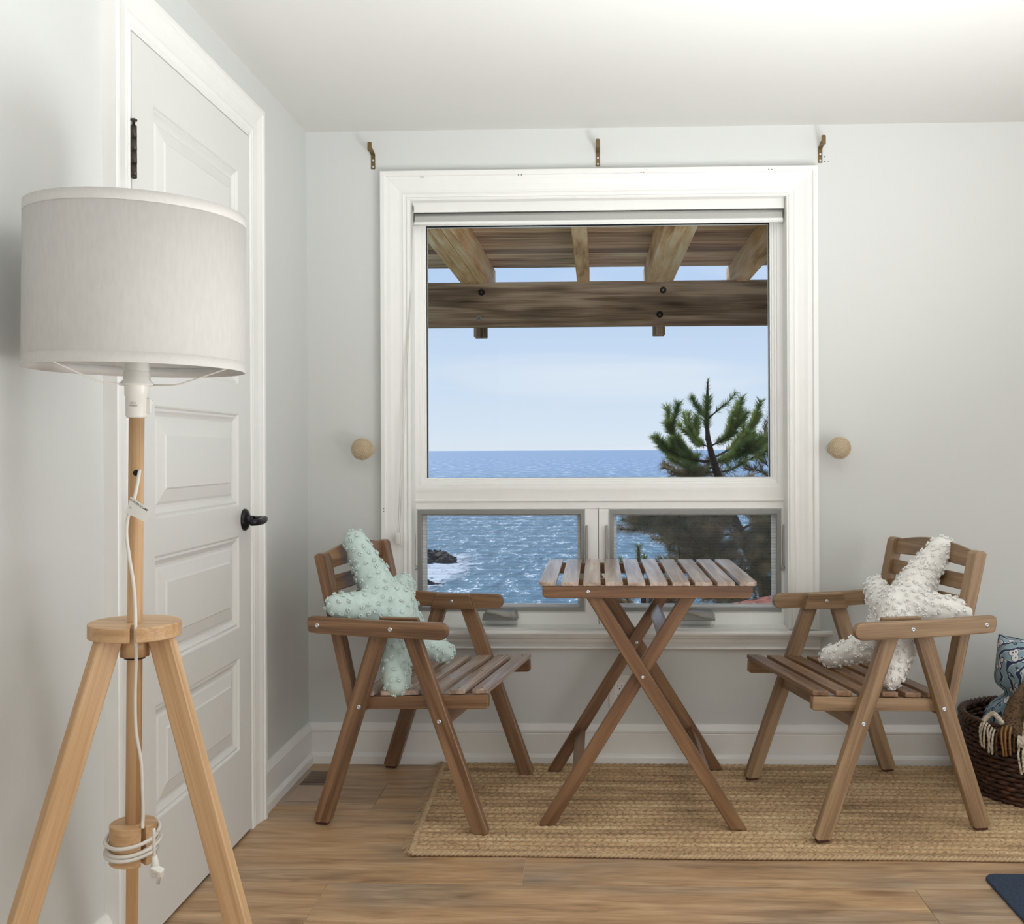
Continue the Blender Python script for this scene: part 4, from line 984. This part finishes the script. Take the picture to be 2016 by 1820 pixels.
panel(-.06, .75, -.1, .60, 'tweed', 'tweed_panel', .010)
panel(-.10, .85, .55, .74, 'tweedc', 'cream_border', .014)
def fringe(name, mat, n, a0, a1, t0, ln, lift=.01, r=.0033):
    m = MB()
    for i in range(n):
        a = a0+(a1-a0)*(i+.5)/n; p = over(t0, a, lift); an = ang0+a; out = V((math.cos(an), math.sin(an), 0)); side = V((-out.y, out.x, 0))
        L_ = ln*rnd.uniform(.85, 1.1); dx = rnd.uniform(-.012, .012)
        pts = [p, p+out*.012+V((0, 0, -L_*.2)), p+out*.012+side*dx*.5+V((0, 0, -L_*.6)), p+out*.006+side*dx+V((0, 0, -L_))]
        pts = smooth_path(pts, 6); rs = [r*(1+.22*math.sin(k*2.4)) for k in range(len(pts))]
        m.tube(pts, rs, 6)
    m.build(name, mat, bl)
fringe('cream_fringe', 'tweedc', 6, -.56, -.36, .52, .075)
fringe('brown_fringe', 'tweedb', 7, -.40, -.12, .50, .08, .006)
fringe('mustard_fringe', 'mustard', 3, -.30, -.16, .50, .095, .012)
fringe('cream_fringe', 'tweedc', 16, -.10, .62, .74, .07, .016)
m = MB(); m.tube(smooth_path([over(.5, -.56, .005), over(.40, -.46, .008), over(.45, -.3, .012)]), .008, 8); m.build('cream_fringe', 'tweedc', bl)

# ============================================================ OUTSIDE
# sea
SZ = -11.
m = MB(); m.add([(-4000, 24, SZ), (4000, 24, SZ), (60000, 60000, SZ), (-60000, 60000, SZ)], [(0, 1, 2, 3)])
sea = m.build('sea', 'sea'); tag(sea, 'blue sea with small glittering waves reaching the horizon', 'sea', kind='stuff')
# coast below the house
m = MB(); nx, ny = 60, 40
vs = []
for j in range(ny+1):
    for i in range(nx+1):
        x = -30+60*i/nx; y = 3.7+22*j/ny
        z = -2.6-.02*(y-3.6)+.25*noise.noise(V((x*.3, y*.3, 0))); t = max(0, (y-12-2.5*noise.noise(V((x*.2, 7, 0))))/8); z -= 9.5*min(1, t)**.7+ (2 if t > 1 else 0)
        vs.append((x, y, z))
m.add(vs, [(j*(nx+1)+i, j*(nx+1)+i+1, (j+1)*(nx+1)+i+1, (j+1)*(nx+1)+i) for j in range(ny) for i in range(nx)], None, True)
g = m.build('ground', 'land'); tag(g, 'grassy coastal slope outside below the window', 'ground', kind='structure')
# house outer wall base down to the ground
m = MB(); m.bx(-4, 4.2, 3.652, 3.75, -2.9, .40); m.bx(-4, -1.2, 3.652, 3.7, .40, 2.3); m.bx(1.2, 4.2, 3.652, 3.7, .4, 2.3); struct(m.build('wall_exterior', 'siding'), 'house wall outside below the window')
# rocks in the surf
def rock(name, c, s, label, seed, nblob=14):
    m = MB(); rr = random.Random(seed); cx, cy, cz = c
    for k in range(nblob):
        t = k/max(1, nblob-1); bm = bmesh.new(); bmesh.ops.create_icosphere(bm, subdivisions=3, radius=1)
        sc = V((rr.uniform(.5, 1.1)*s*.30, rr.uniform(.5, 1.)*s*.3, s*.52*(1-t*.8)*rr.uniform(.6, 1.2)))
        off = V((s*(-.6+1.5*t)+rr.uniform(-.1, .1)*s, rr.uniform(-.5, .5)*s, 0))
        for v in bm.verts:
            n = noise.fractal(v.co*2.2+V((k*3, seed, 0)), .8, 2., 4); v.co *= 1+.45*n
            v.co = V((v.co.x*sc.x, v.co.y*sc.y, v.co.z*sc.z))+off+V(c)
        m.bmadd(bm)
    o = m.build(name, 'rock'); tag(o, label, 'rock', 'rocks in the surf'); return o
pr = P(838, 1100, 110.); rock('shore_rock', (pr.x-1., pr.y, SZ+.1), 4.2, 'larger dark rocky outcrop in the surf at the left', 3)
pr = P(842, 1131, 92.); rock('shore_rock.001', (pr.x-.2, pr.y, SZ), 1.4, 'small dark rock breaking the water in front of the outcrop', 9, 8)
m = MB(); nx, ny = 40, 30; c = P(868, 1103, 105.); vs = []; hh = []
for j in range(ny+1):
    for i in range(nx+1):
        a = i/nx*2-1; b = j/ny*2-1; vs.append((c.x-1.5+a*6.5+b*1.0, c.y-4+b*24, SZ+.06)); hh.append(max(0, 1-a*a-b*b)**.6*1.15)
m.add(vs, [(j*(nx+1)+i, j*(nx+1)+i+1, (j+1)*(nx+1)+i+1, (j+1)*(nx+1)+i) for j in range(ny) for i in range(nx)], None, True)
o = m.build('surf_foam', 'foam', hh=hh); tag(o, 'white surf foam washing around the rocks', 'foam', kind='stuff')

# pergola / upper deck
pg = tag(empty('deck_pergola', (0, 0, 0)), 'weathered wooden deck roof outside above the window', 'deck')
BY0, BY1 = 5.29, 5.33
m = MB(); m.box((0, 5.325, (1.728+1.962)/2), (8.4, .045, .234), .003); bmn = m.build('cross_beam', 'beam', pg)
for x, z, dark in ((-.615, 1.775, 0), (-.600, 1.909, 1), (.348, 1.912, 1), (.330, 1.785, 1)):
    m = MB(); m.lathe([(.017, 0), (.017, .003), (.006, .004), (.0055, -.002), (0, -.002)], (x, 5.302, z), (0, -1, 0), 20, cap=False); m.build('washer' if not dark else 'wood_knot', 'plasticgrey' if not dark else 'hole', bmn)
    if dark: o = bpy.data.objects[-1] if False else None
for x0, x1, z0 in ((-.648, -.580, 1.680), (.297, .361, 1.684)):
    m = MB(); m.bx(x0, x1, 5.352, 5.42, z0, 1.99, .004); m.build('post_block', 'beam', pg)
RZ0, RZ1 = 1.955, 2.098
for xs in ((-.688, -.640, -.592), (-.068,), (.289, .334, .379), (.762,)):
    for x in xs:
        t_ = .0455 if len(xs) > 1 else .062
        m = MB(); m.box((x+(t_/2 if 0 else 0), 4.75, (RZ0+RZ1)/2+(0.004 if x in (-.688, .379) else 0)), (t_, 1.97, RZ1-RZ0), .003); m.build('rafter', 'rafter', pg)
for xs in (-1.5, -2.4, 1.5, 2.4):
    m = MB(); m.box((xs, 4.75, (RZ0+RZ1)/2), (.062, 1.97, RZ1-RZ0), .003); m.build('rafter', 'rafter', pg)
y = 5.66; i = 0
while y > 3.76:
    m = MB(); m.box((rnd.uniform(-.02, .02), y-.0645, RZ1+.014+rnd.uniform(0, .003)), (8.3, .129, .028), .009); m.build('deck_board', 'deck', pg); y -= .1325; i += 1
for x in (-4.0, 4.0):
    m = MB(); m.bx(x-.07, x+.07, 5.25, 5.39, -3.2, 1.73, .004); m.build('post', 'beam', pg)

# shed with red roof
sd = tag(empty('garden_shed', (0, 0, 0)), 'low outbuilding with red shingled roof outside at the lower right', 'shed')
a0, a1 = P(1350, 1222, 5.3), P(1350, 1200, 6.02); sl = .20
m = MB(); x0, x1, y0, y1 = .42, 3.2, 5.1, 6.02; zf = lambda x: .10+.2*(x-.42)
m.add([(x0, y0, zf(x0)), (x1, y0, zf(x1)), (x1, y1, zf(x1)), (x0, y1, zf(x0)), (x0, y0, zf(x0)-.05), (x1, y0, zf(x1)-.05), (x1, y1, zf(x1)-.05), (x0, y1, zf(x0)-.05)], [(0, 1, 2, 3), (7, 6, 5, 4), (0, 4, 5, 1), (1, 5, 6, 2), (2, 6, 7, 3), (3, 7, 4, 0)]); m.build('roof', 'roof', sd)
m = MB(); m.add([(.55, 5.18, -2.9), (3.1, 5.18, -2.9), (3.1, 5.94, -2.9), (.55, 5.94, -2.9), (.55, 5.18, .06), (3.1, 5.18, .57), (3.1, 5.94, .57), (.55, 5.94, .06)], [(0, 1, 2, 3), (4, 5, 6, 7), (0, 1, 5, 4), (1, 2, 6, 5), (2, 3, 7, 6), (3, 0, 4, 7)]); m.build('wall', 'siding', sd, fixn=True)

# pines
def needles(mb, pts, dens, ln, up=.5, r0=0., wid=.0036, start=0.):
    pts = [V(p) for p in pts]; seglen = [(pts[i+1]-pts[i]).length for i in range(len(pts)-1)]; tot = sum(seglen); n = int(tot*dens*1.2)
    for k in range(n):
        d = (start+(1-start)*rnd.random())*tot; i = 0
        while i < len(seglen)-1 and d > seglen[i]: d -= seglen[i]; i += 1
        t = (pts[i+1]-pts[i]).normalized(); p = pts[i]+t*d
        a = t.orthogonal().normalized(); b = t.cross(a); q = rnd.uniform(0, 6.283); rad = a*math.cos(q)+b*math.sin(q)
        dr = (rad*rnd.uniform(.7, 1.3)+t*rnd.uniform(.5, 1.1)+V((0, 0, .15))).normalized(); l = ln*rnd.uniform(.65, 1.1)
        w = dr.cross(V((rnd.uniform(-1, 1), rnd.uniform(-1, 1), rnd.uniform(-1, 1)))).normalized()*wid/2
        mb.add([p-w, p+w, p+dr*l+w*.25, p+dr*l-w*.25], [(0, 1, 2, 3)])
def tree(name, trunk, tr, branches, label, twigs=True, z0=7.2, mats=('needle', 'needled'), ground=-2.7, side=3, cat='tree', grp=None, tl=1.):
    rnd.seed(len(branches)*7+3)
    root = empty(name, (trunk[0].x, trunk[0].y, ground)); tag(root, label, cat, grp); root.location = (0, 0, 0)
    wm = MB(); wm.tube(smooth_path(trunk, 4), [tr[0]+(tr[1]-tr[0])*i/(len(smooth_path(trunk, 4))-1) for i in range(len(smooth_path(trunk, 4)))], 8)
    nm = [MB(), MB()]
    for br in branches:
        pts, r, kind, dens, ln, nsub = br
        pts = smooth_path(pts, 4); n = len(pts)
        wm.tube(pts, [r*(1-.7*i/(n-1)) for i in range(n)], 6)
        needles(nm[kind], pts, dens, ln, start=.25)
        for s_ in range(int(nsub*1.5)):
            i = rnd.randint(int(n*.25), n-2); p = pts[i]; t = (pts[i+1]-pts[i]).normalized()
            d = (t*rnd.uniform(.5, 1.)+V((rnd.uniform(-1, 1), rnd.uniform(-1.2, 1.2), (rnd.uniform(-.9, .3) if kind else rnd.uniform(-.4, .9))))*.7).normalized(); l = rnd.uniform(.07, .26 if kind else .17)*(1.5 if kind else 1)*tl
            q = [p, p+d*l*.5, p+d*l+V((0, 0, l*.25))]
            wm.tube(q, [r*.4, r*.3, r*.2], 5); needles(nm[kind], q, dens*1.1, ln*.95)
    wm.build('trunk', 'bark' if mats[0] != 'needley' else 'bark2', root)
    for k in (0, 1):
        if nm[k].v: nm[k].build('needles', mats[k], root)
    return root
Z = 7.2
def Q(*a): return [P(x, y, Z+dz) for x, y, dz in a]
tr = Q((1560, 1900, 0), (1535, 1400, 0), (1512, 1190, 0), (1492, 1120, 0), (1462, 1060, 0), (1437, 1005, 0), (1410, 925, 0), (1395, 868, 0), (1391, 815, 0), (1393, 752, 0))
tr[0].z = -2.8
D = 2100; LN = .062
B = [
 (Q((1391, 868, 0), (1391, 815, 0), (1393, 785, 0)), .010, 0, 2200, .062, 0),
 (Q((1393, 785, 0), (1393, 765, 0), (1394, 746, 0)), .010, 0, 260, .035, 0),
 (Q((1394, 830, 0), (1375, 805, .1), (1362, 784, .15)), .006, 0, D, .05, 0),
 (Q((1394, 825, 0), (1420, 802, -.1), (1436, 789, -.1), (1448, 773, -.1)), .006, 0, 560, .05, 0),
 (Q((1402, 908, 0), (1368, 905, -.1), (1340, 880, -.15), (1326, 855, -.2), (1317, 832, -.2)), .009, 0, D, LN, 4),
 (Q((1395, 912, 0), (1350, 902, -.2), (1322, 890, -.3), (1305, 880, -.3)), .008, 0, D, .055, 4),
 (Q((1405, 920, 0), (1365, 925, .1), (1335, 912, .2), (1325, 906, .2)), .008, 0, 1600, .06, 8),
 (Q((1395, 880, 0), (1372, 870, .2), (1356, 852, .3)), .007, 0, 1600, .055, 6),
 (Q((1395, 880, 0), (1425, 865, -.2), (1446, 840, -.3), (1454, 822, -.3)), .007, 0, 1600, .055, 6),
 (Q((1400, 905, 0), (1440, 882, .1), (1466, 858, .1), (1487, 820, .1), (1497, 790, .1)), .009, 0, 1400, .056, 8),
 (Q((1404, 915, 0), (1440, 900, -.3), (1470, 885, -.4)), .008, 0, 1700, .06, 8),
 (Q((1410, 930, 0), (1440, 925, .2), (1475, 905, .3), (1505, 895, .3)), .008, 0, 600, .06, 5),
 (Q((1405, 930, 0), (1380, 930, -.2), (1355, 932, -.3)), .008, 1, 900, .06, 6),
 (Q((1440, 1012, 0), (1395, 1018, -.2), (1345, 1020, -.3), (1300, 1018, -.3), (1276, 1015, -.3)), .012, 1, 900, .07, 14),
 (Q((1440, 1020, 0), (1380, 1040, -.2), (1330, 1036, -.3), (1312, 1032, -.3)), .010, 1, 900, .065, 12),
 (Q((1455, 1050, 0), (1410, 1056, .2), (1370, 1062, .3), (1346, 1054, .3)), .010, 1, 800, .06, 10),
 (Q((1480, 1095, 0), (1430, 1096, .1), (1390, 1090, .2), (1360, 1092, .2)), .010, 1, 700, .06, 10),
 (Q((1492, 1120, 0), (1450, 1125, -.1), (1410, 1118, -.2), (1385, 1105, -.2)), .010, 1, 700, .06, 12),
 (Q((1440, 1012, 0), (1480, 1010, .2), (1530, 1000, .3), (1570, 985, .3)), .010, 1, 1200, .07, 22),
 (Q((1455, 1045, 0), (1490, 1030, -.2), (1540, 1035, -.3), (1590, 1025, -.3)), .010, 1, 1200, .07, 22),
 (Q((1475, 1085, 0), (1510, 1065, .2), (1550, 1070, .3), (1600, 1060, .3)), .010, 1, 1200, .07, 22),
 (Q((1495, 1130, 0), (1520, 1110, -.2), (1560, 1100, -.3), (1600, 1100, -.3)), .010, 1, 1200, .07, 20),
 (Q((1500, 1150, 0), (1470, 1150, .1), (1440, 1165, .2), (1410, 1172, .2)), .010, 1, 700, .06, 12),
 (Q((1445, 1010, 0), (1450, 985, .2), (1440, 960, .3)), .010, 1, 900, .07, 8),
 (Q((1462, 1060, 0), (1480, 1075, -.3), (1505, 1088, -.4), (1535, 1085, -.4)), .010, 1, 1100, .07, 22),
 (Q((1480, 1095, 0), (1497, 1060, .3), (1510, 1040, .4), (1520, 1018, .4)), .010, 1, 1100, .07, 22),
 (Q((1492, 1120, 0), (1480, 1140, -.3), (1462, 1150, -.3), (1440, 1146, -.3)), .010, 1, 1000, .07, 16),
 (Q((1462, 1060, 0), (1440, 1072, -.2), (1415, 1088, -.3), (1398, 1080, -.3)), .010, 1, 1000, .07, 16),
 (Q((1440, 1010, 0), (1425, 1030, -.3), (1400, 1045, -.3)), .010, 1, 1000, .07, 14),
]
pine = tree('pine_tree', tr, (.07, .004), B, 'green pine tree outside the right side of the window')
Z = 8.4
tr2 = Q((1640, 2000, 0), (1560, 1100, 0), (1528, 960, 0), (1516, 900, 0), (1512, 850, 0)); tr2[0].z = -2.85
B2 = [(Q((1520, 925, 0), (1500, 905, 0), (1488, 888, .1)), .006, 0, 500, .05, 6), (Q((1516, 900, 0), (1505, 870, 0), (1507, 838, 0)), .006, 0, 450, .05, 6), (Q((1526, 950, 0), (1500, 930, -.1), (1478, 925, -.1)), .006, 0, 500, .05, 7), (Q((1512, 870, 0), (1530, 850, 0), (1540, 830, 0)), .006, 0, 450, .05, 5), (Q((1525, 940, 0), (1545, 910, 0), (1560, 880, 0)), .006, 0, 450, .05, 5)]
tree('twiggy_pine', tr2, (.05, .01), B2, 'thin brownish twiggy pine at the right edge of the window', mats=('needley', 'needled'))
Z = 5.2
b0 = P(1262, 1210, Z); tr3 = [V((b0.x, b0.y, -2.7)), V((b0.x+.02, b0.y, -1.2))]+Q((1268, 1230, 0), (1264, 1150, 0), (1258, 1110, 0), (1257, 1078, 0))
B3 = [(Q((1262, 1150, 0), (1258, 1110, 0), (1257, 1076, 0)), .007, 0, 900, .035, 0), (Q((1264, 1140, 0), (1268, 1115, 0), (1269, 1096, 0)), .006, 0, 1000, .03, 0), (Q((1262, 1150, 0), (1240, 1130, 0), (1226, 1110, 0)), .006, 0, 700, .03, 2),
      (Q((1264, 1200, 0), (1290, 1185, 0), (1320, 1188, 0)), .007, 1, 900, .05, 10), (Q((1264, 1210, 0), (1240, 1195, 0), (1216, 1188, 0)), .007, 1, 900, .05, 10), (Q((1266, 1220, 0), (1300, 1205, .1), (1350, 1200, .1)), .007, 1, 900, .05, 12), (Q((1264, 1180, 0), (1290, 1165, 0), (1300, 1150, 0)), .006, 1, 800, .045, 6)]
tree('young_pine', tr3, (.02, .006), B3, 'small young pine tips poking up below the window behind the table', ground=-2.7, tl=.32)
m = MB(); m.tube(smooth_path([V((P(1338, 1200, 6.4).x, P(1338, 1200, 6.4).y, -2.85)), P(1333, 1240, 6.4), P(1332, 1125, 6.4), P(1338, 1098, 6.4), P(1335, 1075, 6.4)]), .006, 6); m.tube([P(1333, 1120, 6.4), P(1345, 1110, 6.4), P(1350, 1098, 6.4)], .003, 5)
o = m.build('bare_twig', 'bark'); tag(o, 'thin bare twig standing up in front of the sea behind the table', 'twig')

# ============================================================ CAMERA, WORLD, LIGHTS
sc = bpy.context.scene
cam = bpy.data.cameras.new('camera'); co = bpy.data.objects.new('camera', cam); col.objects.link(co)
cam.sensor_width = 36; cam.sensor_fit = 'HORIZONTAL'; cam.lens = FPX/2016*36; cam.shift_x = (1008-PX0)/2016; cam.shift_y = (PY0-910)/2016
cam.clip_start = .05; cam.clip_end = 150000
co.location = (0, 0, EYE)
co.rotation_mode = 'QUATERNION'
co.rotation_quaternion = (Matrix.Rotation(TH, 4, 'Z') @ Matrix.Rotation(math.pi/2, 4, 'X') @ Matrix.Rotation(-ROLL, 4, 'Z')).to_quaternion()
sc.camera = co

w = bpy.data.worlds.new('sky'); sc.world = w; w.use_nodes = True; nt = w.node_tree; L = nt.links.new
bg = nt.nodes['Background']; tc = N(nt, 'ShaderNodeTexCoord'); sp = N(nt, 'ShaderNodeSeparateXYZ'); L(tc.outputs['Generated'], sp.inputs[0])
r = ramp(nt, [(0., lin((190, 206, 228))), (.5, lin((224, 235, 247))), (.53, lin((210, 227, 247))), (.58, lin((190, 214, 246))), (.66, lin((168, 200, 242))), (.9, lin((120, 168, 226)))])
mr = N(nt, 'ShaderNodeMapRange'); L(sp.outputs['Z'], mr.inputs['Value']); mr.inputs['From Min'].default_value = -1; mr.inputs['From Max'].default_value = 1; L(mr.outputs[0], r.inputs[0])
mp = N(nt, 'ShaderNodeMapping'); mp.inputs['Scale'].default_value = (2.2, 2.2, 16); mp.inputs['Rotation'].default_value = (0, R(5), 0); L(tc.outputs['Generated'], mp.inputs[0])
ns = N(nt, 'ShaderNodeTexNoise'); ns.inputs['Scale'].default_value = 1.3; ns.inputs['Detail'].default_value = 6; ns.inputs['Distortion'].default_value = .6; L(mp.outputs[0], ns.inputs['Vector'])
cr = ramp(nt, [(.48, (0, 0, 0, 1)), (.75, (.6, .6, .6, 1))], ns.outputs['Fac'])
mx = N(nt, 'ShaderNodeMixRGB'); L(cr.outputs[0], mx.inputs[0]); L(r.outputs[0], mx.inputs[1]); mx.inputs[2].default_value = lin((240, 244, 250))
L(mx.outputs[0], bg.inputs[0]); bg.inputs[1].default_value = 1.0

def light(name, kind, loc, rot, energy, size=None, color=(1, 1, 1), sy=None, spread=None):
    l = bpy.data.lights.new(name, kind); l.energy = energy; l.color = color
    if kind == 'AREA':
        l.shape = 'RECTANGLE'; l.size = size; l.size_y = sy or size
        if spread: l.spread = spread
    if kind == 'SUN': l.angle = R(.6)
    o = bpy.data.objects.new(name, l); col.objects.link(o); o.location = loc; o.rotation_euler = rot; return o
light('sun', 'SUN', (0, 0, 10), (R(-38), R(-28), 0), 2.6, color=(1, .95, .86))
light('rear_fill_light', 'AREA', (1.05, -2.6, 1.1), (R(90), 0, 0), 27, 4.0, (.955, .98, 1), 2.1)  # added fill panel across the rear wall, no window modelled there
light('right_fill_light', 'AREA', (3.05, .4, 1.1), (R(90), 0, R(90)), 37, 3.0, (.955, .98, 1), 1.9)  # added fill along the right wall, out of view
light('ceiling_bounce_light', 'AREA', (.7, .1, .5), (R(150), 0, 0), 34, 1.3, (.955, .98, 1), 1.3, R(100))  # added unseen area lamp aimed up to brighten the ceiling
light('ceiling_fill_light', 'AREA', (1.15, 1.45, .35), (R(166), R(-24), 0), 21, .7, (.955, .98, 1), .7, R(110))  # second added lamp, out of view, lifts the nearer ceiling
sc.view_settings.view_transform = 'Standard'; sc.view_settings.look = 'None'; sc.view_settings.exposure = 0; sc.view_settings.gamma = 1
sc.cycles.use_denoising = True
sc.cycles.max_bounces = 8; sc.cycles.diffuse_bounces = 5; sc.cycles.transparent_max_bounces = 12
sc.cycles.sample_clamp_indirect = 6
for me in bpy.data.meshes:
    if me.users == 0: bpy.data.meshes.remove(me)
